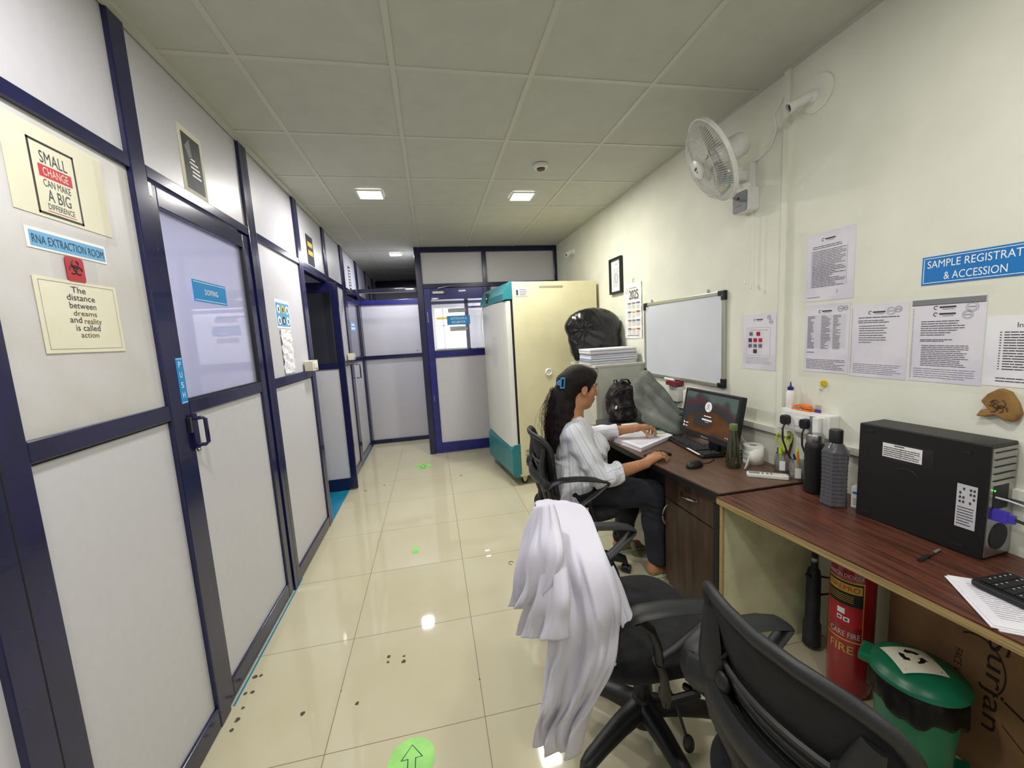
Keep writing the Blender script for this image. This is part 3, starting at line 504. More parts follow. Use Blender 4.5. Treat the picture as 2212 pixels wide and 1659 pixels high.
# light switches on the partition
def switch(y0, y1, z0, z1, label):
    t = thing('switch_box', label, 'switch', WL.p((y0+y1)/2, z0), 'surface switch boxes on the partition'); MB().use('cream_plastic').rbox(WL, y0, y1, z0, z1, -.004, .055, .006).build('housing', t, smooth=True)
    for k in range(2): a = y0+.018+(y1-y0-.036)*k/2; MB().use('white_plastic').rbox(WL, a+.004, a+(y1-y0-.036)/2-.004, z0+.02, z1-.02, .055, .061, .003).build('rocker', t, smooth=True)
    MB().use('gasket').fbox(WL, y1-.05, y1-.02, z0+.008, z0+.012, .0552, .0556).build('print', t)
switch(3.29, 3.43, 1.322, 1.40, 'cream switch box on the rail left of the open door'); switch(4.92, 5.05, 1.322, 1.40, 'cream switch box on the rail before the farthest side door')
t = sheet('posted_sheet', WL, 4.55, 4.80, 1.62, 1.93, 'paper', 'narrow white sheet on the panel behind the open door', 'notice', None, NP)
# back door signs
GZ = .001-.016
DZ = XZ(Y)
t = sheet('door_sign', DZ, .223, .520, 1.680, 1.815-.02, 'sign_cyan', 'blue AUTOCLAVE & INCUBATOR sign on the back door glass', 'sign', None, GZ)
P = MB().use('sign_white'); P.text(DZ, 'AUTOCLAVE &', .268, .475, 1.745, 1.775, GZ+.002, .01); P.text(DZ, 'INCUBATOR', .285, .460, 1.698, 1.728, GZ+.002, .01); P.build('lettering', t)
t = sheet('plastic_notice', DZ, .245, .478, 1.838, 1.888, 'grey', 'grey taped notice above the autoclave sign', 'notice', 'taped notices on the back door', GZ); lines(MB().use('white'), DZ, .25, .47, 1.845, 1.882, 2, 3, .006, .1, GZ+.002).build('lettering', t)
t = sheet('plastic_notice', DZ, .255, .488, 1.600, 1.655, 'grey', 'grey taped notice below the autoclave sign', 'notice', 'taped notices on the back door', GZ); lines(MB().use('white'), DZ, .26, .48, 1.608, 1.648, 3, 6, .005, .1, GZ+.002).build('lettering', t)

# ---- right wall
def stamp(P, u, v, r, nn):
    for rr in (r, r*.72): P.tube([WR.p(u+rr*math.cos(a), v+rr*math.sin(a), nn) for a in [k*.42 for k in range(15)]], .0005, 4, True)
    P.fquad(WR, u-r*.55, u+r*.55, v-.0015, v+.0015, nn)
def logo(P, u, v, nn, s_=1.0):
    P.tube([WR.p(u+.006*s_*math.cos(a), v+.006*s_*math.sin(a), nn) for a in [k*.55+.6 for k in range(9)]], .0012, 4); P.fquad(WR, u+.010*s_, u+.055*s_, v-.002, v+.004, nn); P.fquad(WR, u+.018*s_, u+.05*s_, v-.007, v-.0055, nn)
def doc(label, y0, y1, z0, z1, kind, m='paper_lav', group='printed procedure sheets on the right wall'):
    u0, u1 = -y0, -y1; t = thing('printed_sheet', label, 'document', WR.p((u0+u1)/2, z0, .001), group); th = .0016
    MB().use(m).fbox(WR, u0, u1, z0, z1, .0005, th).build('sheet', t); P = MB().use('ink_soft'); nn = th+.0006; w_ = u1-u0; h_ = z1-z0; cu = (u0+u1)/2
    P.use('ink')
    if kind != 'instr': logo(P, cu-.03, z1-.032, nn)
    if kind == 'photos':
        P.use('ink_soft'); stamp(P, u1-.045, z1-.022, .012, nn); stamp(P, u1-.032, z1-.045, .012, nn)
        for a in ((u0+.025, u1-.035, z1-.074, z1-.073), (u0+.025, u1-.035, z0+.076, z0+.077), (u0+.025, u0+.026, z0+.076, z1-.074), (u1-.036, u1-.035, z0+.076, z1-.074)): P.fquad(WR, *a, nn)
        lines(P, WR, u0+.02, u1-.025, z0+.03, z0+.068, 5, 9, .0016, .3, nn); P.fquad(WR, u0+.04, u1-.05, z1-.088, z1-.086, nn)
        P.build('print', t); Q = MB(); cols = ['grey', 'red', 'ink', 'red', 'red_print', 'ink_soft', 'ink_soft', 'ink_soft', 'brown']; k = 0
        for r_, us in enumerate(((.055, .105), (.05, .085, .12), (.05, .085, .12), (.085,))):
            for a in us: Q.use(cols[k % 9]); k += 1; v = z1-.107-.030*r_-(.004 if r_ else 0); Q.fquad(WR, u0+a-.013, u0+a+.013, v-.011, v+.011, nn); Q.use('ink'); Q.fquad(WR, u0+a-.006, u0+a+.008, v-.003, v+.003, nn+.0004)
        Q.build('photograph', t); return t
    P.use('ink_soft')
    if kind == 'table':
        stamp(P, u1-.04, z1-.025, .013, nn); stamp(P, u1-.018, z1-.024, .010, nn)
        for k in range(24): v = z1-.05-.0062*k; P.fquad(WR, u0+.012, u1-.012, v-.0003, v+.0003, nn)
        P.use('ink'); lines(P, WR, u0+.014, u0+.05, z1-.2, z1-.05, 24, 1, .0022, .6, nn); lines(P, WR, u0+.08, u0+.125, z1-.2, z1-.05, 24, 2, .002, .6, nn); lines(P, WR, u0+.135, u0+.17, z1-.2, z1-.05, 24, 3, .002, .6, nn)
        P.fquad(WR, u0+.012, u0+.05, z0+.088, z0+.091, nn); lines(P, WR, u0+.012, u1-.01, z0+.012, z0+.06, 7, 4, .0022, .4, nn)
    elif kind == 'list':
        for k in range(40): P.fquad(WR, u0+.004, u0+.007, z0+.01+.007*k, z0+.013+.007*k, nn) if z0+.02+.007*k < z1 else None
        P.use('ink'); lines(P, WR, u0+.03, u1-.03, z1-.055, z1-.048, 1, 5, .003, 0, nn); lines(P, WR, u0+.03, u1-.06, z1-.075, z1-.06, 2, 6, .0028, .3, nn)
        lines(P, WR, u0+.035, u1-.07, z1-.155, z1-.08, 8, 7, .0026, .7, nn); P.use('ink_soft'); lines(P, WR, u0+.015, u1-.015, z0+.012, z0+.055, 6, 8, .0022, .2, nn); stamp(P, u1-.06, z1-.03, .015, nn); stamp(P, u1-.035, z1-.025, .012, nn)
    elif kind == 'text':
        for k in range(36): P.fquad(WR, u0+.004, u0+.008, z0+.012+.007*k, z0+.0145+.007*k, nn)
        P.use('grey'); P.fquad(WR, u0, u1-.002, z1-.02, z1-.002, nn); P.use('ink'); P.fquad(WR, u0, u1-.002, z1-.022, z1-.02, nn); logo(P, cu-.03, z1-.055, nn)
        lines(P, WR, u0+.03, u1-.05, z1-.13, z1-.075, 7, 11, .0026, .6, nn); lines(P, WR, u0+.03, u1-.06, z1-.15, z1-.14, 2, 12, .0024, .8, nn); lines(P, WR, u0+.035, u1-.035, z0+.055, z1-.16, 12, 13, .0022, .25, nn)
        P.use('ink_soft'); lines(P, WR, u0+.015, u1-.015, z0+.012, z0+.05, 5, 14, .0022, .2, nn); stamp(P, u1-.035, z1-.035, .016, nn); stamp(P, u1-.045, z1-.06, .014, nn)
    elif kind == 'form':
        P.use('ink'); lines(P, WR, u0+.03, u1-.03, z1-.07, z1-.055, 2, 20, .0026, .2, nn); lines(P, WR, u0+.03, u1-.035, z0+.06, z1-.075, 24, 21, .0022, .5, nn); P.use('ink_soft')
        for k in range(25): v = z0+.06+.0066*k; P.fquad(WR, u0+.025, u1-.03, v-.0003, v+.0003, nn)
        for u in (u0+.025, u0+.075, u1-.03): P.fquad(WR, u, u+.0007, z0+.06, z1-.072, nn)
        P.use('ink'); lines(P, WR, u0+.01, u0+.07, z0+.015, z0+.02, 1, 22, .0022, 0, nn); P.tube([WR.p(u1-.07, z0+.045, nn), WR.p(u1-.065, z0+.035, nn), WR.p(u1-.072, z0+.03, nn), WR.p(u1-.066, z0+.028, nn)], .0006, 4)
    elif kind == 'instr':
        P.use('ink'); P.text(WR, 'Instructions', u0+.068, u0+.16, z1-.035, z1-.02, nn, .02); lines(P, WR, u0+.042, u1-.02, z0+.05, z1-.045, 15, 31, .003, .15, nn)
        for k in range(15): v = z1-.045-(k+.5)*(z1-z0-.095)/15; P.fquad(WR, u0+.032, u0+.036, v-.0015, v+.0015, nn)
        lines(P, WR, u0+.03, u0+.14, z0+.012, z0+.03, 2, 32, .003, .2, nn)
    P.build('print', t); return t
doc('sheet of nine small photographs below the fan, left of the trunking', 1.978, 1.759, 1.247, 1.547, 'photos', group=None or 'printed procedure sheets on the right wall')
doc('single form sheet taped above the row of three notices', 1.600, 1.383, 1.583, 1.880, 'form')
doc('table sheet with two stamps, leftmost of the row of three notices', 1.597, 1.392, 1.262, 1.567, 'table')
doc('half empty list sheet, middle of the row of three notices', 1.386, 1.177, 1.258, 1.549, 'list')
doc('text sheet with dark top band, rightmost of the row of three notices', 1.168, .966, 1.260, 1.552, 'text')
doc('yellowish instruction sheet cut by the right picture edge', .962, .752, 1.265, 1.482, 'instr', 'paper')
tape(WR, -1.66, -1.34, 1.868, 1.90, .0045, 'shiny clear tape across the top of the single form sheet', .012)
tape(WR, -1.62, -.95, 1.552, 1.585, .0045, 'long clear tape above the row of three notices'); tape(WR, -1.62, -.95, 1.235, 1.262, .0045, 'long clear tape below the row of three notices')
tape(WR, -1.625, -1.595, 1.25, 1.90, .0045, 'vertical clear tape left of the notices'); tape(WR, -1.995, -1.972, 1.24, 1.56, .0045, 'vertical tape left of the nine photograph sheet')
t = thing('wall_sign', 'large blue SAMPLE REGISTRATION & ACCESSION sign on the right wall', 'sign', WR.p(-.9, 1.601, 0))
MB().use('sign_blue').fbox(WR, -1.145, -.822, 1.601, 1.697, 0, .003).build('board', t); P = MB().use('sign_white')
for a in ((-1.140, -.827, 1.6895, 1.6915), (-1.140, -.827, 1.6065, 1.6085), (-1.140, -1.138, 1.607, 1.691), (-.829, -.827, 1.607, 1.691)): P.fquad(WR, *a, .0038)
P.text(WR, 'SAMPLE REGISTRATION', -1.130, -.845, 1.657, 1.682, .0038, .02); P.text(WR, '& ACCESSION', -1.082, -.925, 1.615, 1.640, .0038, .02); P.build('lettering', t)
# framed certificate
t = thing('picture_frame', 'black framed certificate above the calendar', 'picture', WR.p(-3.53, 1.83, 0)); a0, a1, b0, b1 = -3.64, -3.405, 1.832, 2.155
F = MB().use('black'); [F.fbox(WR, *q, .0, .03) for q in ((a0, a0+.02, b0, b1), (a1-.02, a1, b0, b1), (a0+.02, a1-.02, b0, b0+.02), (a0+.02, a1-.02, b1-.02, b1))]; F.build('frame', t, bevel=.003); MB().use('paper').fbox(WR, a0+.02, a1-.02, b0+.02, b1-.02, .004, .012).build('certificate', t)
P = MB().use('ink_soft'); P.text(WR, 'Certificate', a0+.08, a1-.08, b1-.065, b1-.05, .0126); lines(P, WR, a0+.05, a1-.05, b0+.06, b1-.09, 12, 41, .003, .3, .0128); P.tube([WR.p(a0+.12+.03*math.cos(q), b0+.14+.045*math.sin(q), .0132) for q in [.8*k for k in range(9)]], .002, 4); P.build('print', t)
# calendar
t = thing('wall_calendar', 'long paper 2025 wall calendar beside the whiteboard', 'calendar', WR.p(-3.22, 1.42, 0)); a0, a1, b0, b1 = -3.375, -3.085, 1.42, 1.89
crumple('sheet', WR, a0, a1, b0, b1, .004, 'white', .0025, '', '', 8, parent=t); P = MB().use('ink'); nn = .0125
P.text(WR, '2025', a0+.085, a1-.04, b1-.135, b1-.06, nn, .04); P.text(WR, 'NOT TO EXCEED', a0+.09, a1-.08, b1-.045, b1-.038, nn) if False else lines(P, WR, a0+.09, a1-.08, b1-.045, b1-.038, 1, 2, .004, 0, nn)
P.tube([WR.p(a0+.045+.018*math.cos(q), b1-.06+.02*math.sin(q), nn) for q in [.5*k for k in range(13)]], .0012, 4)
for r_ in range(4):
    for c_ in range(3):
        P.use(['red', 'teal', 'purple', 'ink', 'yellow', 'red'][(r_*3+c_) % 6]); u = a0+.06+.075*c_; v = b1-.165-.073*r_; P.fquad(WR, u, u+.06, v-.008, v, nn); P.use('ink_soft')
        for k in range(5): P.fquad(WR, u+.004, u+.056, v-.018-.008*k, v-.0165-.008*k, nn)
P.use('ink'); lines(P, WR, a0+.05, a1-.04, b0+.02, b0+.028, 1, 3, .005, 0, nn); P.build('print', t); MB().use('steel').tube([WR.p(-3.22, 1.89, .008), WR.p(-3.235, 1.925, .004), WR.p(-3.205, 1.925, .004), WR.p(-3.22, 1.89, .008)], .0012, 5).build('hanger', t)
# whiteboard
t = thing('whiteboard', 'aluminium framed whiteboard with black corners above the monitor', 'whiteboard', WR.p(-2.57, 1.12, 0)); a0, a1, b0, b1 = -3.03, -2.11, 1.118, 1.698
MB().use('board_white').fbox(WR, a0+.02, a1-.02, b0+.02, b1-.02, .004, .014).build('board', t)
F = MB().use('alu'); [F.fbox(WR, *q, 0, .02) for q in ((a0, a0+.024, b0+.05, b1-.05), (a1-.024, a1, b0+.05, b1-.05), (a0+.05, a1-.05, b0, b0+.024), (a0+.05, a1-.05, b1-.024, b1))]; F.build('frame', t, bevel=.004)
for cu, cv, du, dv in ((a0, b0, 1, 1), (a1, b0, -1, 1), (a0, b1, 1, -1), (a1, b1, -1, -1)):
    F = MB().use('black'); F.fbox(WR, *sorted((cu-du*.002, cu+du*.055)), *sorted((cv-dv*.002, cv+dv*.027)), 0, .023); F.fbox(WR, *sorted((cu-du*.002, cu+du*.027)), *sorted((cv+dv*.025, cv+dv*.055)), 0, .023); F.build('corner_cap', t, bevel=.003)
for u in (-2.93, -2.27): F = MB().use('steel'); F.fbox(WR, u-.008, u+.008, b1-.003, b1+.012, .002, .006); F.tube([WR.p(u+.009*math.cos(q), b1+.014+.009*math.sin(q), .005) for q in [.6*k for k in range(11)]], .002, 5); F.build('hanger', t)
P = MB().use('ink_soft'); P.tube([WR.p(-2.995, 1.63, .0146), WR.p(-2.985, 1.645, .0146), WR.p(-2.975, 1.65, .0146), WR.p(-2.97, 1.665, .0146)], .0012, 4); P.tube([WR.p(-2.96, 1.655, .0146), WR.p(-2.965, 1.668, .0146), WR.p(-2.955, 1.672, .0146)], .0012, 4); P.build('pen_mark', t)
t = thing('board_duster', 'maroon whiteboard duster on the tray under the whiteboard', 'duster', WR.p(-2.62, 1.09, .05)); MB().use('maroon').rbox(WR, -2.66, -2.53, 1.082, 1.112, .002, .06, .008).build('body', t, smooth=True)
tag(MB().use('white').cyl(WR.p(-2.70, 1.122, .04), WR.p(-2.58, 1.122, .045), .009, 12).build('marker_pen', smooth=True), 'white marker pen lying on the maroon duster', 'pen')
# wall fan switch box, craft, hook
t = thing('smiley_hook', 'tiny yellow smiley hook on the wall above the socket box', 'hook', WR.p(-1.494, 1.208, 0)); c_ = (-1.492, 1.212)
MB().use('yellow').cyl(WR.p(*c_, 0), WR.p(*c_, .008), .015, 20).build('disc', t); P = MB().use('black'); P.cyl(WR.p(c_[0]-.005, c_[1]+.004, .008), WR.p(c_[0]-.005, c_[1]+.004, .009), .002, 8).cyl(WR.p(c_[0]+.005, c_[1]+.004, .008), WR.p(c_[0]+.005, c_[1]+.004, .009), .002, 8); P.tube([WR.p(c_[0]+.008*math.cos(q), c_[1]+.008*math.sin(q), .0088) for q in [3.6+.25*k for k in range(9)]], .0008, 4); P.build('face', t)
MB().use('steel').tube([WR.p(-1.492, 1.20, .004), WR.p(-1.49, 1.185, .014), WR.p(-1.497, 1.177, .012), WR.p(-1.507, 1.186, .008)], .0016, 5).build('hook', t)
t = thing('wooden_plaque', 'rough brown wooden plaque carved with line scrollwork, right of the notices', 'plaque', WR.p(-.915, 1.15, 0))
outl = [(2107, 898), (2118, 884), (2135, 886), (2118, 866), (2132, 851), (2158, 839), (2180, 847), (2196, 872), (2203, 895), (2190, 912), (2168, 908), (2148, 896), (2125, 900)]
poly = []
for u, v in outl: q = on(u, v, 0, XR-.02); poly.append((-q[1], q[2]))
o = MB().use('craft_wood').prism(WR, poly[::-1] if True else poly, .0, .022).build('board', t, bevel=.004); P = MB().use('brown'); R_ = random.Random(5); cu, cv = -.912, 1.205
for k in range(7):
    a0_ = R_.uniform(0, 6.28); r0 = R_.uniform(.008, .020); c2 = (cu+R_.uniform(-.012, .012), cv+R_.uniform(-.012, .012)); P.tube([WR.p(c2[0]+r0*math.cos(a0_+.45*i)*(1-.05*i), c2[1]+r0*math.sin(a0_+.45*i)*(1-.04*i), .0235) for i in range(9)], .0011, 4)
P.build('carving', t)
# ================================================================== furniture
T = .75
# dark desk by the wall
t = thing('computer_desk', 'dark wood computer desk with drawer cabinet and black edging, where the woman sits', 'desk', (1.2, 1.52, 0))
top = [(1.215, 1.52), (1.727, 1.52), (1.727, 3.0), (1.147, 3.0), (1.149, 2.45), (1.173, 1.91)]
MB().use('wood_desk').prism(XY(0), top, .744, .75).build('desktop', t); ed = [(x+(.002 if x < 1.5 else 0), y+(.002 if y < 2 else 0)) for x, y in top]
o = MB().use('black').prism(XY(0), ed, .708, .744).build('edging', t, bevel=.006)
b = MB().use('black'); b.box(1.222, 1.72, 1.523, 1.54, 0, .708); b.box(1.215, 1.245, 1.523, 1.56, 0, .69); b.build('end_panel', t); MB().use('black').box(1.25, 1.72, 2.97, 2.99, 0, .708).build('end_panel', t); MB().use('black').box(1.70, 1.715, 1.54, 2.97, .25, .708).build('back_panel', t)
MB().use('wood_dark').box(1.262, 1.70, 1.545, 2.0, .03, .706).build('cabinet_body', t)
DF = FR((1.262, 0, 0), (0, -1, 0), (0, 0, 1))
dr = MB().use('wood_dark').fbox(DF, -1.995, -1.548, .545, .700, 0, .02).build('drawer', t, bevel=.002); dd = MB().use('wood_dark').fbox(DF, -1.995, -1.548, .04, .538, 0, .02).build('cabinet_door', t, bevel=.002)
def bow(p0, p1, out, parent):
    p0 = np.array(p0); p1 = np.array(p1); n = np.array((-1, 0, 0)); MB().use('chrome').tube([p0+(p1-p0)*s+n*out*math.sin(math.pi*min(1, max(0, s)))**.6 for s in [i/10 for i in range(11)]], .0045, 8, flat=(1, 1.4)).build('handle', parent, smooth=True)
bow((1.242, 1.84, .632), (1.242, 1.71, .632), .032, dr); bow((1.242, 1.97, .50), (1.242, 1.97, .385), .03, dd); MB().use('chrome').cyl((1.244, 1.77, .672), (1.236, 1.77, .672), .009, 12).build('lock', dr)
# red-brown desk
t = thing('office_table', 'red-brown laminate table with raw plywood edges in the near right corner', 'desk', (1.2, 1.49, 0))
top = [(1.19, 1.508), (1.727, 1.508), (1.727, -.5), (1.37, -.5), (1.30, .3)]
MB().use('wood_red').prism(XY(0), top, .738, .7425).build('tabletop', t); MB().use('ply_edge').prism(XY(0), top, .712, .738).build('plywood_core', t)
b = MB().use('ply_side'); b.box(1.213, 1.72, 1.484, 1.503, 0, .712); b.use('ply_edge'); b.box(1.203, 1.213, 1.484, 1.503, 0, .712); b.build('side_panel', t); MB().use('ply_side').box(1.40, 1.72, -.48, -.46, 0, .712).build('side_panel', t)

# incubator
A = math.radians(7.6); ex = np.array((math.cos(A), math.sin(A), 0)); ey = np.array((-math.sin(A), math.cos(A), 0)); IO = np.array((.745, 3.80, 0))
IT = FR(IO, ex, ey); IS = FR(IO, ex, (0, 0, 1)); IP = FR(IO, (0, 0, 1), ex)  # IP: u=z, v=ex, n=ey
IFr = FR(IO, -ey, (0, 0, 1))   # front, u=-ey, n=-ex
t = thing('incubator', 'tall cream and teal laboratory incubator standing against the back partition', 'incubator', tuple(IO))
MB().use('cream_paint').fbox(IT, .045, .96, 0, .85, .115, 2.008).build('cabinet', t, bevel=.006); MB().use('gasket').fbox(IT, .02, .045, .01, .84, .40, 1.90).build('gasket', t)
b = MB().use('teal'); b.prism(IP, [(1.842, .045), (2.008, .045), (2.008, .02), (1.985, -.005), (1.90, -.045), (1.832, -.055), (1.842, -.02)], -.003, .853); b.build('header', t, bevel=.004)
cp = MB().use('gasket'); PF = IFr; cp.fbox(PF, -.60, -.52, 1.80+.05, 1.955, .03, .052); cp.use('led_red').fbox(PF, -.57, -.55, 1.925, 1.938, .052, .054); cp.use('led_green').fbox(PF, -.57, -.55, 1.90, 1.912, .052, .054); cp.build('control_panel', t)
d = MB().use('door_white'); prof = [(-.85, .0), (-.85, .045), (-.80, .062), (-.42, .070), (-.06, .062), (-.012, .045), (0, .02), (0, 0)]
d.rings([[IFr.p(u, .40+(.05*(-u/.85) if z_ == 0 else 1.43), n_-.02) for u, n_ in prof] for z_ in (0, 1)]); d.build('door', t, smooth=True)
b = MB().use('teal'); b.prism(IP, [(.085, .045), (.085, -.02), (.12, -.045), (.38, -.048), (.42, -.02), (.43, .045)], -.003, .853); b.build('lower_panel', t, bevel=.004)
b = MB().use('cream_paint'); b.fbox(IT, .03, .965, -.004, .855, .095, .115); b.build('base_rail', t)
for a, c_ in ((.09, .06), (.90, .06), (.09, .79), (.90, .79)):
    q = IT.p(a, c_); w_ = MB().use('gasket'); w_.cyl(q+ey*-.014+np.array((0, 0, .03)), q+ey*.014+np.array((0, 0, .03)), .030, 18); w_.use('steel'); w_.cyl(q+ey*-.017+np.array((0, 0, .03)), q+ey*.017+np.array((0, 0, .03)), .012, 12); cc = w_.build('caster', t)
    w_ = MB().use('alu'); w_.prism(FR(q, ex, (0, 0, 1)), [(-.035, .095), (.035, .095), (.012, .025), (-.012, .025)], -.02, -.017); w_.prism(FR(q, ex, (0, 0, 1)), [(-.035, .095), (.035, .095), (.012, .025), (-.012, .025)], .017, .02); w_.build('fork', cc)
P = MB().use('gasket')
def slits(mb, u0, v0, n_, du, w_, h_): [mb.add([IS.p(u0+du*i, v0, .0012), IS.p(u0+du*i+w_, v0, .0012), IS.p(u0+du*i+w_+h_*.35, v0+h_, .0012), IS.p(u0+du*i+h_*.35, v0+h_, .0012)], [(0, 1, 2, 3)]) for i in range(n_)]
slits(P, .325, 1.943, 22, .0115, .0045, .022)
P.build('vent_slots', t)
P = MB().use('gasket')
for v in (.330, .290, .238, .198): slits(P, .095, v, 46, .0105, .0045, .030)
P.build('vent_slots', t)
b = MB().use('label_silver'); b.fbox(IS, .075, .20, 1.868, 1.945, 0, .002); b.use('ink'); lines(b, IS, .12, .195, 1.875, 1.94, 4, 5, .004, .3, .0026); b.fquad(IS, .085, .105, 1.88, 1.93, .0026); b.build('rating_plate', t)
b = MB().use('white_plastic'); b.lathe(IS.p(.385, 1.12), [(.036, -.002), (.036, .008), (.030, .014), (.026, .008), (.010, .007), (.008, .012)], 24, IS.N); b.build('port_cap', t, smooth=True)
o = crumple('plastic_sleeve', IFr, -.45, -.27, 1.18, 1.50, .052, 'tape_film', .006, '', '', 12, parent=t)
tag(MB().use('white').tube([IFr.p(-.845, 1.86, .02), IFr.p(-.87, 1.75, .04), IFr.p(-.885, 1.6, .05), IFr.p(-.875, 1.5, .04), IFr.p(-.845, 1.42, .02)], .003, 5).build('cable'), 'thin white cable hanging in a loop at the far edge of the incubator', 'cable')

# steel storage cabinet
t = thing('storage_cabinet', 'grey steel storage cabinet between the incubator and the desk', 'cabinet', (1.29, 3.05, 0))
MB().use('grey_paint').box(1.31, 1.722, 3.05, 3.62, .02, 1.20).build('cabinet_body', t, bevel=.003); MB().use('grey_paint').box(1.282, 1.725, 3.045, 3.625, 1.20, 1.222).build('cabinet_top', t, bevel=.003)
MB().use('grey_paint').box(1.287, 1.309, 3.053, 3.615, .03, 1.192).build('cabinet_door', t, bevel=.003); MB().use('gasket').box(1.290, 1.32, 3.06, 3.61, 0, .02).build('plinth', t)
# paper piles on cabinet
R_ = random.Random(11); z = 1.222
for k in range(12):
    h_ = .004 if k in (2, 4, 7, 10) else R_.uniform(.009, .016); dx, dy = R_.uniform(-.008, .008), R_.uniform(-.008, .008)
    o = MB().use(['paper', 'paper_lav', 'ink_soft', 'paper', 'sign_pale', 'paper_lav', 'paper', 'ink_soft', 'paper_lav', 'paper', 'grey', 'paper'][k]).box(1.275+dx, 1.69+dx, 3.12+dy, 3.38+dy, z, z+h_).build('paper_file', bevel=.001); tag(o, ['lowest', 'second lowest', 'third lowest', 'fourth lowest', 'fifth lowest', 'sixth lowest', 'sixth highest', 'fifth highest', 'fourth highest', 'third highest', 'second highest', 'topmost'][k]+' paper file in the pile on the grey cabinet', 'paper file', 'paper files piled on the grey cabinet'); z += h_+.0004
    if k % 2: tag(MB().use('ink_soft').box(1.278+dx, 1.685+dx, 3.124+dy, 3.37+dy, z, z+.0018).build('card_divider'), 'thin dark divider above paper file number '+str(k+1)+' of the pile', 'divider', 'paper files piled on the grey cabinet') if False else None
    if k % 2: z += .001
# black refuse bag on cabinet
S = SDF((1.10, 3.10, 1.20), (1.78, 3.72, 1.80), .009)
S.ell((1.46, 3.49, 1.545), (.27, .13, .17), .05); S.cap((1.36, 3.51, 1.39), (1.62, 3.51, 1.38), .11, .12, .06); S.cap((1.35, 3.50, 1.33), (1.60, 3.51, 1.30), .10, .10, .05); S.cap((1.27, 3.46, 1.45), (1.275, 3.42, 1.27), .06, .035, .04)
S.warp(lambda X, Y, Z: .0045*np.sin(24*X+6*np.sin(9*Z))*np.sin(15*Z+4*X)+.0028*np.abs(np.sin(34*Z-22*X+5*np.sin(17*X)))+.006*np.sin(11*np.arctan2(Z-1.52, X-1.33))*np.exp(-((X-1.33)**2+(Z-1.52)**2)/.012))
S.plane((1.4, 3.5, 1.2235), (0, 0, -1), (1.1, 3.1, 1.2), (1.78, 3.72, 1.8)); S.plane((1.728, 3.5, 1.5), (1, 0, 0), (1.1, 3.1, 1.2), (1.78, 3.72, 1.8)); S.plane((1.5, 3.395, 1.5), (0, -1, 0), (1.1, 3.1, 1.2), (1.78, 3.72, 1.365))
mb = MB().use('bag_black'); S.mesh(mb, 2); o = mb.build('refuse_bag', smooth=180); tag(o, 'bulging shiny black plastic bag on the grey cabinet behind the paper pile', 'bag')

# ------------------------------------------------------------------ desk items
def mon():
    t = thing('monitor', 'black flat monitor showing a log-in screen on the dark desk', 'monitor', (1.60, 2.07, T))
    o_ = np.array((1.548, 2.07, .826)); V = np.array((.052, 0, .284)); FRM = FR(o_, (-.0, -1, 0), V); hh = .289; ww = .24
    MB().use('plastic_black').rbox(FRM, -ww, ww, 0, hh, -.032, .0, .006).build('bezel', t, bevel=.003)
    MB().use('screen').fbox(FRM, -ww+.020, ww-.020, .032, hh-.018, -.004, .0012).build('screen', t)
    P = MB().use('sign_white'); P.prism(FRM, [(-.005+.030*math.cos(a*.3), .195+.030*math.sin(a*.3)) for a in range(21)], .0016, .0020); P.fquad(FRM, -.045, .040, .112, .122, .002); P.fquad(FRM, -.018, .016, .103, .105, .002)
    P.prism(FRM, [(-.205+.007*math.cos(a*.6), .07+.007*math.sin(a*.6)) for a in range(10)], .0016, .002); P.prism(FRM, [(-.205+.007*math.cos(a*.6), .05+.007*math.sin(a*.6)) for a in range(10)], .0016, .002)
    for u in (.165, .18, .195): P.fquad(FRM, u, u+.006, .045, .051, .002)
    P.fquad(FRM, -.190, -.165, .067, .073, .002); P.fquad(FRM, -.190, -.168, .047, .052, .002); P.text(FRM, 'User Name', -.036, .033, .133, .146, .002) if False else lines(P, FRM, -.032, .030, .134, .144, 1, 2, .006, 0, .002); P.build('log_in_icons', t)
    P = MB().use('ink_soft'); P.tube([FRM.p(-.005+.008*math.cos(a*.6), .203+.009*math.sin(a*.6), .0026) for a in range(11)], .0014, 4, True); P.tube([FRM.p(-.018, .178, .0026), FRM.p(-.012, .188, .0026), FRM.p(.002, .188, .0026), FRM.p(.008, .178, .0026)], .0014, 4); P.build('avatar', t)
    MB().use('label_silver').text(FRM, 'lenovo', -.03, .03, .010, .019, .0014, .02).build('logo', t)
    MB().use('steel').fbox(FRM, -ww+.01, -ww+.035, hh-.010, hh-.006, .0, .0008).build('badge', t)
    b = MB().use('plastic_black'); b.box(1.60, 1.63, 2.02, 2.10, .765, .92); b.box(1.545, 1.69, 1.97, 2.17, .7502, .765); b.build('stand', t, bevel=.004)
mon()
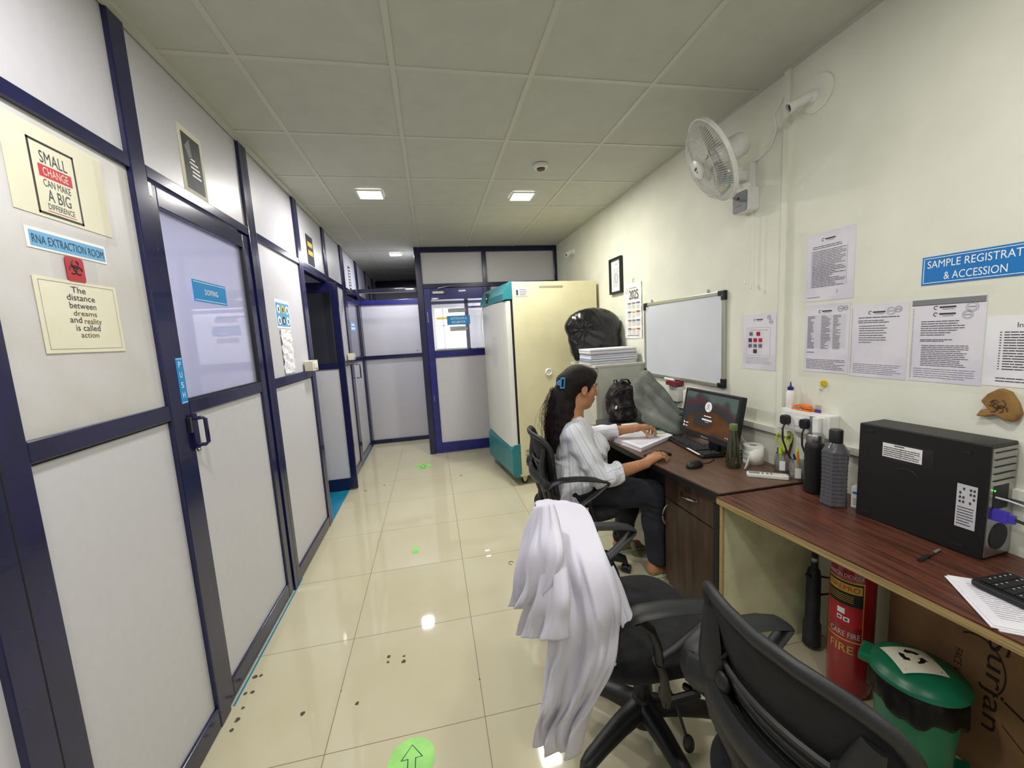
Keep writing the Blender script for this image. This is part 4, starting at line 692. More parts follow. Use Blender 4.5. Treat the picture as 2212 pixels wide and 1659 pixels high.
def keyboard(name, fr, L, W_, label, rows=5, cols=18, note=False):
    t = thing(name, label, 'keyboard', fr.p(0, 0, 0)); b = MB().use('plastic_black'); b.rbox(fr, 0, L, 0, W_, .004, .017, .012); b.build('case', t, bevel=.003, smooth=True)
    K = MB().use('plastic_dark'); R = random.Random(2)
    for r in range(rows+1):
        y0 = W_-.018-(r+.85)*(W_-.034)/(rows+1)
        for c_ in range(cols):
            if c_ in (14,): continue
            x0 = .010+c_*(L-.02)/cols; K.fbox(fr, x0+.001, x0+(L-.02)/cols-.001, y0, y0+(W_-.034)/(rows+1)-.002, .017, .0215)
    K.build('keys', t, bevel=.001); M = MB().use('label_silver')
    for r in range(rows+1):
        y0 = W_-.018-(r+.85)*(W_-.034)/(rows+1)
        for c_ in range(cols):
            if c_ in (14,) or R.random() < .25: continue
            x0 = .010+c_*(L-.02)/cols; M.fquad(fr, x0+.005, x0+.009, y0+.007, y0+.011, .0219)
    M.build('key_legends', t)
    if note: MB().use('white').fbox(fr, .27, L-.03, -.004, .010, .017, .0176).build('label_strip', t)
    return t
# keyboard at the monitor: long axis runs toward the camera
k0 = on(1516, 990, 2, .755); k1 = on(1437, 946, 2, .755); dirk = (k1-k0)[:2]; dirk /= np.linalg.norm(dirk)
KF = FR((k0[0]+.004, k0[1], .7502), (dirk[0], dirk[1], 0), (dirk[1], -dirk[0], 0)); KF.N = np.array((0, 0, 1.0)); KF.o = KF.o
# mirrored handedness is avoided by building from the far end
KF = FR((k0[0]+dirk[0]*.44, k0[1]+dirk[1]*.44, .7502), (-dirk[0], -dirk[1], 0), (dirk[1], -dirk[0], 0)); keyboard('keyboard', KF, .44, .135, 'black keyboard between the paper stack and the monitor', note=True)
# mouse
def mouse(c, ang, label):
    t = thing('computer_mouse', label, 'mouse', c); S = SDF((-.07, -.045, -.01), (.07, .045, .05), .0025); S.ell((0, 0, .006), (.054, .030, .030), .01); S.plane((0, 0, 0), (0, 0, -1), (-.07, -.045, -.01), (.07, .045, .05)); mb = MB().use('plastic_black'); V, F = S.mesh(mb, 2)
    mb.v = [tuple(np.array((math.cos(ang)*v[0]-math.sin(ang)*v[1], math.sin(ang)*v[0]+math.cos(ang)*v[1], v[2]))+np.array(c)) for v in mb.v]; mb.build('shell', t, smooth=180); return t
MT['mouse'] = mat('mouse_gloss', '0e0e10', .15); mouse((1.335, 1.862, .7505), .2, 'small black mouse on the dark desk near the green bottle')
tag(MB().use('plastic_black').tube([(1.38, 1.88, .755), (1.44, 1.885, .753), (1.50, 1.92, .753), (1.56, 2.02, .753), (1.60, 2.1, .753)], .002, 6).build('mouse_cable'), 'black mouse cable running behind the green bottle', 'cable')
# paper stack under her hand
R_ = random.Random(4); c4 = [on(1326, 954, 2, .75), on(1384, 976, 2, .75), on(1452, 947, 2, .75), on(1398, 924, 2, .76)]
zz = .7502
for k in range(5):
    h_ = .0045; q = [np.array((p[0]+R_.uniform(-.006, .006), p[1]+R_.uniform(-.006, .006), 0)) for p in c4]
    o = MB().use(['paper', 'paper_lav'][k % 2]).prism(XY(0), [(p[0], p[1]) for p in q], zz, zz+h_).build('paper_bundle'); tag(o, ['lowest', 'second', 'middle', 'fourth', 'topmost'][k]+' bundle of the white forms under her left hand', 'papers', 'bundles of forms on the dark desk'); zz += h_+.0003
P = MB().use('ink_soft'); a_, b_, c_, d_ = [np.array((p[0], p[1], zz+.0006)) for p in q]
for k in range(16):
    s = .1+.8*k/15; P.tube([a_*(1-s)*.9+b_*s*.9+(d_*(1-s)+c_*s)*.1, (a_*(1-s)+b_*s)*.15+(d_*(1-s)+c_*s)*.85], .0006, 3)
P.build('handwriting', o)
# wallet/phone
q = on(1421, 983, 2, .755); tag(MB().use('plastic_black').rbox(FR((q[0], q[1], .7502), (.96, .28, 0), (-.28, .96, 0)), -.075, .075, -.04, .04, 0, .014, .01).build('mobile_phone', bevel=.002), 'black phone face down on the desk by her right hand', 'phone')
# green glass bottle
gc = (1.512, 1.79); t = thing('water_bottle', 'tapered green glass bottle half full on the dark desk', 'bottle', (*gc, T))
MB().use('bottle_glass').lathe((*gc, .7502), [(.031, 0), (.035, .006), (.0355, .03), (.033, .08), (.026, .14), (.019, .19), (.017, .205)], 28).build('glass_body', t, smooth=True); MB().use('water_green').lathe((*gc, .7515), [(.030, .002), (.033, .006), (.0335, .03), (.0315, .075)], 28).build('water', t, smooth=True)
MB().use('sandal'); o = MB().use('olive_ink'); MT['cap_green'] = mat('cap_green', '6c7a48', .5); o = MB().use('cap_green').lathe((*gc, .950), [(.0185, 0), (.0195, .002), (.0195, .030), (.018, .033)], 28).build('cap', t, smooth=True)
# paper roll
rc = (1.655, 1.815); t = thing('paper_roll', 'white paper roll with its loose end hanging forward', 'paper roll', (*rc, T))
MB().use('roll_paper').lathe((*rc, .7502), [(.046, 0), (.048, .003), (.048, .022), (.0465, .024), (.048, .026), (.048, .046), (.0465, .048), (.048, .05), (.048, .072), (.0465, .074), (.048, .076), (.048, .098), (.046, .1), (.022, .1), (.022, .06)], 36, cap=False).build('roll', t, smooth=True); MB().use('grey').lathe((*rc, .7502), [(.021, .02), (.021, .095), (.019, .095), (.019, .02)], 20).build('core', t)
L_ = MB().use('roll_paper'); rr = []; tip_ = on(1608, 1013, 2, T+.003); s0_ = np.array((rc[0]+.051*math.cos(math.radians(-150)), rc[1]+.051*math.sin(math.radians(-150)), 0)); tip_ = np.array((tip_[0], tip_[1], 0))
for i in range(17):
    s = i/16; base = np.array((rc[0]+.051*math.cos(math.radians(-52-98*s/.55)), rc[1]+.051*math.sin(math.radians(-52-98*s/.55)), 0)) if s <= .55 else s0_+(tip_-s0_)*((s-.55)/.45)+np.array((-.006, -.012, 0))*math.sin(math.pi*(s-.55)/.45); rr.append([base+np.array((0, 0, T+.003)), base+np.array((0, 0, T+.003+.097*(1-s**2.2)))])
L_.rings(rr, closed=False); o = L_.build('loose_end', t, smooth=True); o.modifiers.new('s', 'SOLIDIFY').thickness = .0015
# remote
r0, r1 = on(1613, 1024, 2, .757), on(1704, 1032, 2, .757); d_ = (r1-r0)[:2]; LL = np.linalg.norm(d_); d_ /= LL; RF = FR((r0[0], r0[1], .7502), (d_[0], d_[1], 0), (-d_[1], d_[0], 0)); t = thing('remote_control', 'white air conditioner remote lying on the dark desk', 'remote control', tuple(r0))
MB().use('white_plastic').rbox(RF, 0, LL, -.022, .022, 0, .018, .012).build('case', t, bevel=.003, smooth=True); MB().use('grey').rbox(RF, .008, .055, -.014, .014, .018, .0186, .003).build('display', t)
P = MB().use('ink_soft'); [P.fbox(RF, u, u+.010, -.010, .010, .018, .0195) for u in (.062, .082, .098)]; P.use('cream_plastic'); [P.fbox(RF, .115+.014*i, .125+.014*i, v, v+.008, .018, .0195) for i in range(3) for v in (-.011, .003)]; P.use('sign_pale').fbox(RF, .162, .170, -.004, .004, .018, .019); P.build('buttons', t)
# pen jars
def jar(c, label, seed):
    t = thing('pen_jar', label, 'jar', (*c, T), 'clear plastic pen jars'); MB().use('clear_plastic').lathe((*c, .7502), [(.031, 0), (.033, .004), (.033, .07), (.028, .08), (.029, .092), (.027, .092), (.026, .08), (.031, .07), (.031, .006), (.0, .005)], 24, cap=False).build('jar_wall', t, smooth=True)
    fr = FR((*c, T), (.76, -.64, 0), (0, 0, 1)); MB().use('white').fbox(fr, -.014, .010, .012, .06, .0335, .0342).build('label', t); return t
jc1, jc2 = (1.690, 1.665), (1.668, 1.556); jar(jc1, 'clear jar holding scissors and a yellow highlighter', 1); jar(jc2, 'second clear jar of pens, partly behind the black bottle', 2)
def pen(a, b, r, m, capm, label, cat='pen', grp='pens standing in the two clear jars', name='pen'):
    t = thing(name, label, cat, tuple(a), grp); a = np.array(a); b = np.array(b); MB().use(m).cyl(a, a+(b-a)*.75, r, 10).build('barrel', t); MB().use(capm).cyl(a+(b-a)*.75, b, r*1.15, 10, r*.9).build('cap', t)
z0 = T+.008
pen((jc1[0]-.012, jc1[1]-.01, z0), (jc1[0]-.022, jc1[1]-.008, z0+.115), .0075, 'lime', 'lime', 'yellow-green highlighter in the jar with the scissors', 'highlighter', name='highlighter')
for k, (dx, dy, ex_, ey_, h_, m, cm, lb) in enumerate([(.0, -.012, .012, -.018, .10, 'ink_soft', 'red', 'grey pen with red cap in the scissors jar'), (.010, 0, .022, .004, .105, 'black', 'black', 'black pen in the scissors jar'), (-.004, .012, -.012, .016, .11, 'ink_soft', 'purple', 'grey pen with violet cap in the scissors jar')]):
    pen((jc1[0]+dx, jc1[1]+dy, z0), (jc1[0]+ex_, jc1[1]+ey_, z0+h_), .0042, m, cm, lb)
for k, (dx, dy, ex_, ey_, h_, m, cm, lb) in enumerate([(-.016, -.004, .010, .012, .135, 'lime', 'lime', 'leaning lime green pen in the second jar'), (-.006, -.012, -.002, .0, .125, 'orange', 'orange', 'orange pen in the second jar'), (.008, 0, -.012, .012, .11, 'white', 'blue_cap', 'white pen with blue cap in the second jar'), (.004, .012, .016, .014, .10, 'sign_pale', 'white', 'pale blue pen in the second jar')]):
    pen((jc2[0]+dx, jc2[1]+dy, z0), (jc2[0]+ex_, jc2[1]+ey_, z0+h_), .0045, m, cm, lb)
t = thing('scissors', 'scissors with lime green loop handles standing in the jar', 'scissors', (jc1[0]+.004, jc1[1], z0)); fr = FR((jc1[0]+.006, jc1[1]-.002, T), (.72, -.69, 0), (0, 0, 1))
for sgn in (-1, 1):
    P = MB().use('lime'); cu = .019*sgn; P.tube([fr.p(cu+.013*math.cos(a)*1.0+.004*sgn*math.sin(a), .165+.028*math.sin(a), .001*sgn) for a in [k*.4488 for k in range(14)]], .0032, 8, True); P.tube([fr.p(cu-.004*sgn, .139, 0), fr.p(.004*sgn, .115, 0), fr.p(-.002*sgn, .10, 0)], .004, 8); P.build('handle', t, smooth=True)
    MB().use('steel').prism(fr, [(-.004*sgn-.003, .105), (-.004*sgn+.004, .105), (-.003*sgn, .02)], .0015*sgn-.0006, .0015*sgn+.0006).build('blade', t)
MB().use('brown').cyl(fr.p(.026, .10, -.01), fr.p(.034, .175, -.01), .006, 10); tag(MB().use('brown').cyl(fr.p(.012, .02, -.01), fr.p(.036, .172, -.012), .005, 10).build('brush_handle'), 'brown stick standing behind the green scissors', 'stick')
# drinks bottles on the near table
TB = .743
bc = (1.615, 1.425); t = thing('steel_bottle', 'matt black drinking bottle with a steel lid on the red-brown table', 'bottle', (*bc, TB))
MB().use('plastic_black').lathe((*bc, TB), [(.034, 0), (.0375, .004), (.0375, .200), (.036, .214), (.032, .224), (.030, .228)], 36).build('body', t, smooth=True); MB().use('steel').lathe((*bc, TB+.226), [(.0315, 0), (.0325, .003), (.0325, .032), (.030, .036)], 32).build('lid', t, smooth=True)
gc = (1.574, 1.300); t = thing('plastic_bottle', 'large grey faceted plastic bottle with black cap on the red-brown table', 'bottle', (*gc, TB)); mb = MB().use('bottle_grey'); R = []; seg = 48
for i in range(56):
    s = i/55; zz = .225*s; wz = .047*(1-.06*math.sin(math.pi*min(1, s*1.05))); row = []
    for k in range(seg):
        a = 2*math.pi*k/seg+.4; hexr = math.cos(math.pi/6)/math.cos(((a+math.pi/6) % (math.pi/3))-math.pi/6); dim = -.0014 if (i % 4 == 0 or k % 4 == 0) else .0005
        row.append((gc[0]+(wz*hexr*1.02+dim)*math.cos(a), gc[1]+(wz*hexr*1.02+dim)*math.sin(a), TB+.002+zz))
    R.append(row)
for r_, zz in ((.040, .235), (.030, .250), (.023, .262)): R.append([(gc[0]+r_*math.cos(2*math.pi*k/seg+.4), gc[1]+r_*math.sin(2*math.pi*k/seg+.4), TB+zz) for k in range(seg)])
mb.rings(R).build('body', t, smooth=50); MB().use('plastic_dark').lathe((*gc, TB+.255), [(.0225, 0), (.0235, .003), (.0235, .055), (.0205, .060)], 32).build('cap', t, smooth=True)
t = thing('small_carton', 'small white and blue carton behind the grey bottle', 'box', (1.66, 1.22, TB)); fr = FR((1.612, 1.26, TB), (.35, -.93, 0), (.93, .35, 0)); MB().use('white').fbox(fr, 0, .055, 0, .09, .0, .085).build('box', t); P = MB().use('sign_blue'); F2 = FR((1.612, 1.26, TB), (.35, -.93, 0), (0, 0, 1)); P.fquad(F2, .004, .052, .056, .066, .0006); P.prism(fr, [(.028+.02*math.cos(a*.4), .045+.03*math.sin(a*.4)) for a in range(16)], .0852, .0856); P.use('ink_soft'); lines(P, F2, .006, .045, .01, .04, 4, 2, .003, .3, .0006); P.build('print', t)
# computer case
t = thing('computer_case', 'black desktop computer case standing on its edge on the red-brown table', 'computer', (1.60, 1.03, TB)); CFm = FR((1.572, 1.210, TB), (.025, -.355, 0), (0, 0, 1)); W_ = .356; HH = .362; DP = -.128
MB().use('plastic_black').fbox(CFm, 0, W_, 0, HH, DP, 0).build('shell', t, bevel=.004)
P = MB().use('plastic_dark'); [P.rbox(CFm, a, a+.03, b, b+.007, 0, .003, .003) for a, b in ((.02, .335), (W_-.07, .325), (.02, .02), (W_-.07, .022))]; P.build('rubber_foot', t)
P = MB().use('white'); P.fbox(CFm, .080, .195, .255, .305, .0002, .001); P.use('ink'); lines(P, CFm, .083, .190, .258, .294, 5, 3, .003, .2, .0014); P.fquad(CFm, .083, .193, .276, .2768, .0014); P.fquad(CFm, .135, .1358, .257, .296, .0014); logo_u = .12; P.fquad(CFm, .115, .145, .298, .302, .0014); P.build('asset_label', t)
tape(CFm, .075, .225, .245, .312, .0018, 'clear tape over the white label on the computer case')
P = MB().use('label_silver'); P.fbox(CFm, .288, .335, .085, .225, .0002, .001); P.use('ink'); 
for i in range(4):
    for j, u in enumerate((.296, .304, .320, .328)):
        if (i+j) % 4 != 3: P.fbox(CFm, u-.002, u+.003, .165+.014*i, .173+.014*i, .001, .0014)
lines(P, CFm, .292, .331, .092, .155, 7, 8, .003, .3, .0014); P.build('regulatory_label', t)
P = MB().use('plastic_dark'); P.tube([CFm.p(.155+.035*math.cos(a*.4), .195+.032*math.sin(a*.4), .0006) for a in range(1, 8)], .0008, 4); P.build('embossed_logo', t)
BK = FR(CFm.p(W_, 0, 0), (.998, .07, 0), (0, 0, 1)); BK.U = -CFm.N; BK.N = CFm.U.copy() if False else np.cross(BK.U, BK.V)
b = MB().use('steel'); b.fbox(BK, .004, .120, .010, HH-.01, 0, .003); b.build('back_plate', t); b = MB().use('gasket'); [b.fbox(BK, .014, .11, .25+.022*k, .252+.022*k, .003, .006) for k in range(5)]; b.fbox(BK, .02, .09, .16, .235, .003, .004); b.lathe(BK.p(.06, .07, .003), [(.042, 0), (.042, .002)], 24, BK.N); b.build('slot_covers', t)
b = MB().use('vga_blue'); b.fbox(BK, .02, .034, .13, .165, .003, .035); b.fbox(BK, .022, .032, .135, .160, .035, .05); b.build('vga_plug', t); MB().use('led_green').ell(BK.p(.02, .222, .006), (.002, .002, .002), 8, 6).build('led', t)
tag(MB().use('plastic_black').tube([BK.p(.027, .148, .05), BK.p(.03, .14, .09), BK.p(.05, .10, .14), BK.p(.06, .03, .18), BK.p(.05, .006, .3)], .0045, 8).build('monitor_cable', smooth=True), 'black cable from the blue plug behind the computer case', 'cable')
tag(MB().use('label_silver').tube([BK.p(.03, .20, .004), BK.p(.03, .20, .03), BK.p(.04, .19, .07), BK.p(.06, .15, .12), BK.p(.08, .07, .2)], .003, 8).build('network_cable', smooth=True), 'pale grey cable from the back of the computer case', 'cable')
# pen, papers, keyboard at right edge
p0, p1 = on(1985, 1211, 2, .747), on(2030, 1187, 2, .747); t = thing('pen', 'dark pen with grey clip lying on the red-brown table', 'pen', tuple(p0)); MB().use('plastic_dark').cyl(p0, p0+(p1-p0)*.45, .0055, 12).build('cap', t, smooth=True); MB().use('brown').cyl(p0+(p1-p0)*.4, p0+(p1-p0)*.7, .0042, 12).build('grip', t, smooth=True); MB().use('grey').cyl(p0+(p1-p0)*.7, p1, .0045, 12, .003).build('barrel', t, smooth=True)
def sheetpoly(name, pts, z, m, label, group): q = [on(u, v, 2, z) for u, v in pts]; return tag(MB().use(m).prism(XY(0), [(p[0], p[1]) for p in q], z, z+.0012).build(name), label, 'papers', group)
s1 = [on(2017, 1220, 2, TB), on(2140, 1355, 2, TB)]; d_ = (s1[1]-s1[0])[:2]; d_ /= np.linalg.norm(d_); PFm = FR((s1[1][0], s1[1][1], TB+.0003), (-d_[1], d_[0], 0), (-d_[0], -d_[1], 0))
for k in range(3):
    dx = [.012, .0, .006][k]; o = MB().use('paper').fbox(PFm, dx-.002, dx+.30, -.012+.006*k, .212+.003*k, .0025*k, .0025*k+.0022).build('paper_sheets'); tag(o, ['lowest', 'middle', 'topmost'][k]+' white sheets under the keyboard at the right picture edge', 'papers', 'white sheets under the near keyboard')
P = MB().use('ink_soft'); lines(P, PFm, .03, .28, .03, .19, 16, 3, .0012, .1, .0078); P.build('print', o)
k0 = on(2092, 1262, 2, TB+.01); e1 = on(2212, 1318, 2, TB+.01); d_ = (e1-k0)[:2]; d_ /= np.linalg.norm(d_)
keyboard('keyboard', FR((k0[0], k0[1], TB+.0085), (d_[0], d_[1], 0), (-d_[1], d_[0], 0)), .44, .14, 'black keyboard lying on white sheets at the right picture edge')
# things at the far end of the dark desk
S = SDF((1.22, 2.72, .74), (1.62, 3.02, 1.16), .008)
S.ell((1.43, 2.90, .95), (.135, .075, .15), .03); S.ell((1.42, 2.845, .87), (.115, .06, .075), .02); S.ell((1.43, 2.89, .82), (.13, .075, .04), .03); S.warp(lambda X, Y, Z: .006*np.sin(40*X+20*Z)*np.sin(35*Z)); S.plane((1.4, 2.9, .7925), (0, 0, -1), (1.22, 2.72, .74), (1.62, 3.02, 1.16))
t = thing('backpack', 'black camouflage backpack leaning on the grey cabinet', 'backpack', (1.43, 2.88, .79)); mb = MB().use('camo'); S.mesh(mb, 2); mb.build('bag_body', t, smooth=180)
MB().use('strap_black').tube([(1.36, 2.87, 1.09), (1.36, 2.87, 1.115), (1.38, 2.87, 1.118), (1.39, 2.87, 1.09)], .007, 6, flat=(2, .6)).build('loop', t); MB().use('strap_black').tube([(1.42, 2.88, 1.09), (1.43, 2.88, 1.115), (1.48, 2.88, 1.112), (1.50, 2.88, 1.08)], .010, 6, flat=(2, .6)).build('handle', t)
MB().use('strap_black').tube([(1.33, 2.79, .90), (1.38, 2.772, .915), (1.46, 2.772, .925), (1.52, 2.79, .925)], .006, 6).build('zip', t); MB().use('strap_black').tube([(1.33, 2.82, 1.0), (1.37, 2.80, 1.04), (1.45, 2.80, 1.05), (1.52, 2.82, 1.02)], .008, 6).build('zip', t); MB().use('white').cyl((1.335, 2.782, .93), (1.325, 2.775, .91), .006, 8).build('zip_puller', t)
S = SDF((1.32, 2.20, .74), (1.73, 2.85, 1.25), .007)
S.chain([(1.505, 2.66, 1.150), (1.545, 2.60, 1.05), (1.63, 2.46, .86)], [.048, .062, .060], .02); S.cap((1.475, 2.69, 1.10), (1.485, 2.69, .96), .040, .055, .03); S.cap((1.485, 2.68, .97), (1.56, 2.60, .86), .055, .075, .03); S.cap((1.56, 2.58, .86), (1.62, 2.46, .80), .075, .06, .02); S.cap((1.50, 2.66, .84), (1.60, 2.64, .80), .03, .05, .03)
S.warp(lambda X, Y, Z: .004*np.sin(30*(X+.4*Z)+5*np.sin(9*Z))+.026*np.exp(-((Z-(1.13-1.35*(X-1.47)))**2)/.0005)*np.clip((X-1.47)*14, 0, 1)+.010*np.exp(-((Z-(.93-.7*(X-1.47)))**2)/.0006)); S.plane((1.5, 2.5, .752), (0, 0, -1), (1.32, 2.2, .74), (1.73, 2.85, 1.25)); S.plane((1.722, 2.5, 1), (1, 0, 0), (1.32, 2.2, .74), (1.73, 2.85, 1.25))
t = thing('dust_cover', 'grey cloth dust cover draped over a tall instrument beside the monitor', 'cover', (1.52, 2.58, T)); mb = MB().use('cover_grey'); S.mesh(mb, 2); mb.build('cloth', t, smooth=180)
fr = FR((1.30, 2.955, .7502), (1, 0, 0), (0, 0, 1)); t = thing('document_tray', 'clear smoky document tray under the backpack', 'tray', (1.27, 2.8, T)); b = MB().use('smoky'); b.box(1.255, 1.56, 2.78, 3.0, .751, .754).box(1.255, 1.56, 2.78, 3.0, .786, .789).box(1.255, 1.259, 2.78, 3.0, .754, .786).box(1.556, 1.56, 2.78, 3.0, .754, .786); b.build('tray', t); MB().use('paper_lav').box(1.265, 1.55, 2.79, 2.99, .7545, .775).build('papers', t)
c0 = on(1366, 914, 1, 2.68); tag(MB().use('white').box(c0[0]-.06, c0[0]+.06, 2.68, 2.74, .7505, .80).build('small_box', bevel=.002), 'small white box behind her left wrist', 'box')
c0 = on(1418, 934, 2, .77); t = thing('desk_instrument', 'pale green desk instrument with a small blue keypad by the grey cover', 'instrument', (c0[0], c0[1], T)); FI = FR((c0[0], c0[1], .7502), (1, -.15, 0), (.15, 1, 0)); MB().use('sandal').rbox(FI, -.09, .045, -.06, .05, 0, .03, .01).build('case', t, bevel=.003); P = MB().use('sign_blue'); [P.fbox(FI, .0+.012*i, .009+.012*i, .01+.012*j, .019+.012*j, .03, .032) for i in range(3) for j in range(3)]; P.build('keypad', t)
c0 = on(1415, 908, 2, .80); tag(MB().use('plastic_black').box(1.44, 1.60, 2.72, 2.78, .7505, .79).build('black_case', bevel=.004), 'low black case under the grey cover edge', 'case')
# sockets etc. behind duster / monitor
t = thing('socket_outlet', 'white socket boxes under the whiteboard, half hidden by the grey cover', 'socket', WR.p(-2.55, 1.0, 0)); MB().use('white_plastic').rbox(WR, -2.66, -2.54, .965, 1.075, 0, .04, .012).build('outlet_box', t, bevel=.003); MB().use('white_plastic').rbox(WR, -2.50, -2.38, .96, 1.06, 0, .03, .012).build('outlet_box', t, bevel=.003)
# big socket box
t = thing('socket_box', 'white wall box with two sockets, switches and things on top', 'socket', WR.p(-1.53, .965, 0)); u0, u1, v0, v1 = -1.665, -1.415, .975, 1.078
MB().use('white_plastic').rbox(WR, u0, u1, v0, v1, .001, .055, .006).build('housing', t, bevel=.002); P = MB().use('white_plastic'); P.rbox(WR, u0+.015, u1-.015, v0+.008, v1-.01, .055, .059, .004); P.rbox(WR, u0+.085, u0+.105, v0+.03, v1-.03, .059, .064, .002); P.rbox(WR, u0+.109, u0+.129, v0+.03, v1-.03, .059, .064, .002); P.build('front_plate', t, bevel=.001)
b = MB().use('grey'); b.fbox(WR, u0+.165, u0+.19, v0-.02, v1-.012, .060, .066); b.build('shutter', t)
tag(MB().use('white_plastic').fbox(WR, u0+.195, u0+.225, v0-.01, v1-.01, .0655, .085).build('night_light', bevel=.003), 'small white plug-in box on the right of the socket box', 'plug')
for k, uu in enumerate((u0+.045, u0+.150)):
    t = thing('power_plug', ['black three-pin plug on the left of the socket box', 'black three-pin plug in the middle of the socket box'][k], 'plug', WR.p(uu, 1.03, .06), 'black plugs in the socket box'); MB().use('plastic_black').rbox(WR, uu-.019, uu+.019, 1.004, 1.05, .0595, .088, .014).build('plug_body', t, bevel=.003); MB().use('plastic_black').tube([WR.p(uu, 1.008, .075), WR.p(uu+.002, .985, .09), WR.p(uu+.004, .93, .09), WR.p(uu+.015, .86, .07), WR.p(uu+.02, .80, .03), WR.p(uu+.03, .757, .03)], .0042, 8).build('cord', t, smooth=True)
zt = 1.0785
t = thing('glue_bottle', 'white squeeze bottle with dark blue nozzle cap on the socket box', 'bottle', WR.p(-1.640, zt, .03)); c_ = WR.p(-1.638, zt, .03); MB().use('white').lathe(c_, [(.016, 0), (.0175, .002), (.0175, .075), (.013, .085), (.011, .088)], 24).build('bottle_body', t, smooth=True); MB().use('blue_cap').lathe(c_+np.array((0, 0, .088)), [(.013, 0), (.013, .014), (.006, .018), (.004, .022), (.002, .040)], 20).build('nozzle_cap', t, smooth=True)
t = thing('stapler', 'orange stapler or clip lying on the socket box', 'stapler', WR.p(-1.57, zt, .03)); fr = FR(WR.p(-1.615, zt, .012), (0, -1, 0), (0, 0, 1)); MB().use('orange').fbox(fr, 0, .095, 0, .006, 0, .035).build('base', t, bevel=.002); b = MB().use('orange'); b.prism(fr, [(.004, .008), (.016, .024), (.045, .030), (.085, .026), (.093, .010), (.06, .008), (.045, .018), (.02, .014)], .006, .030); b.build('arm', t, bevel=.003); MB().use('steel').fbox(fr, .03, .05, .006, .012, .010, .026).build('magazine', t)
for k in range(3):
    q = WR.p(-1.507+.010*k, zt, .025); t = thing('sample_tube', ['left', 'middle', 'right'][k]+' one of three tiny clear tubes with purple ends on the socket box', 'tube', tuple(q), 'sample tubes on the socket box'); MB().use('clear_plastic').cyl(q+np.array((0, 0, .013)), q+np.array((0, 0, .034)), .0042, 12).build('tube', t); MB().use('purple').cyl(q, q+np.array((0, 0, .014)), .0048, 12).build('cap', t)
# loose cables on desk
tag(MB().use('white').tube([(1.722, 2.10, .90), (1.71, 1.97, .86), (1.70, 1.88, .80), (1.66, 1.90, .76), (1.58, 1.9, .755), (1.55, 1.86, .755)], .0022, 6).build('charging_cable', smooth=True), 'thin white cable drooping from the wall trunking behind the green bottle', 'cable')
tag(MB().use('black').tube([(1.66, 1.95, .757), (1.62, 1.90, .757), (1.70, 1.88, .757), (1.70, 1.92, .765), (1.65, 1.96, .77), (1.61, 1.92, .762), (1.67, 1.89, .77), (1.71, 1.90, .78), (1.68, 1.99, .77), (1.62, 2.0, .757)], .0035, 6).build('coiled_cable', smooth=True), 'tangle of black cable behind the paper roll', 'cable')
# ------------------------------------------------------------------ under the near table
class CYL:
    def __init__(s, c, r, a0): s.c = np.array(c, float); s.r = r; s.a0 = a0
    def p(s, u, v, n=0): a = s.a0+u/s.r; return np.array((s.c[0]+(s.r+n)*math.cos(a), s.c[1]+(s.r+n)*math.sin(a), s.c[2]+v))
ec = (1.565, 1.20, .001); er = .073; t = thing('fire_extinguisher', 'red carbon dioxide fire extinguisher under the near table', 'fire extinguisher', ec)
MB().use('extinguisher_red').lathe(ec, [(.060, 0), (.070, .010), (er, .03), (er, .50), (.065, .54), (.045, .57), (.026, .585), (.024, .60)], 40).build('cylinder', t, smooth=True); b = MB().use('black'); b.lathe((ec[0], ec[1], .60), [(.02, 0), (.022, .03), (.016, .04)], 16); b.fbox(FR((ec[0], ec[1], .63), (.7, -.7, 0), (0, 0, 1)), -.08, .03, 0, .012, -.01, .01); b.build('valve', t, bevel=.003)
C1 = CYL(ec, er, math.atan2(-1.2, -1.565)); P = MB().use('gold')
def ctext(mb, s_, u0, u1, v0, v1, n=.0012, bold=.02): return mb.text(C1, s_, u0, u1, v0, v1, n, bold)
def cband(mb, u0, u1, v0, v1, n=.0006, k=8): [mb.quad(C1.p(u0+(u1-u0)*i/k, v0, n), C1.p(u0+(u1-u0)*(i+1)/k, v0, n), C1.p(u0+(u1-u0)*(i+1)/k, v1, n), C1.p(u0+(u1-u0)*i/k, v1, n)) for i in range(k)]
cband(P, -.09, .038, .245, .495, .0004, 14); P.use('extinguisher_red'); cband(P, -.088, .034, .25, .31, .0008, 14); P.use('black'); cband(P, -.088, .034, .395, .49, .0008, 14); P.use('red'); cband(P, -.088, .034, .31, .395, .0008, 14); P.use('gold'); cband(P, -.085, .030, .448, .482, .0012, 12); [cband(P, -.085, .005, .41+.008*k, .412+.008*k, .0012) for k in range(4)]; P.use('white'); cband(P, -.045, -.02, .355, .378, .0012, 4); cband(P, -.045, -.028, .328, .346, .0012, 4); cband(P, -.024, -.005, .326, .344, .0012, 4); P.use('ink'); cband(P, -.042, -.032, .333, .341, .0016, 3); cband(P, -.02, -.01, .331, .339, .0016, 3); P.build('label', t)
P = MB().use('label_silver'); ctext(P, 'CARBON DIOXIDE', -.095, .035, .508, .524, .0014, .03); ctext(P, 'CARE FIRE', -.07, .030, .262, .285, .0018, .03); P.use('red'); ctext(P, 'FIREPRO', -.078, .024, .455, .476, .0018, .05); P.use('gold'); ctext(P, 'FIRE', -.068, .012, .195, .228, .0014, .03); P.build('lettering', t)
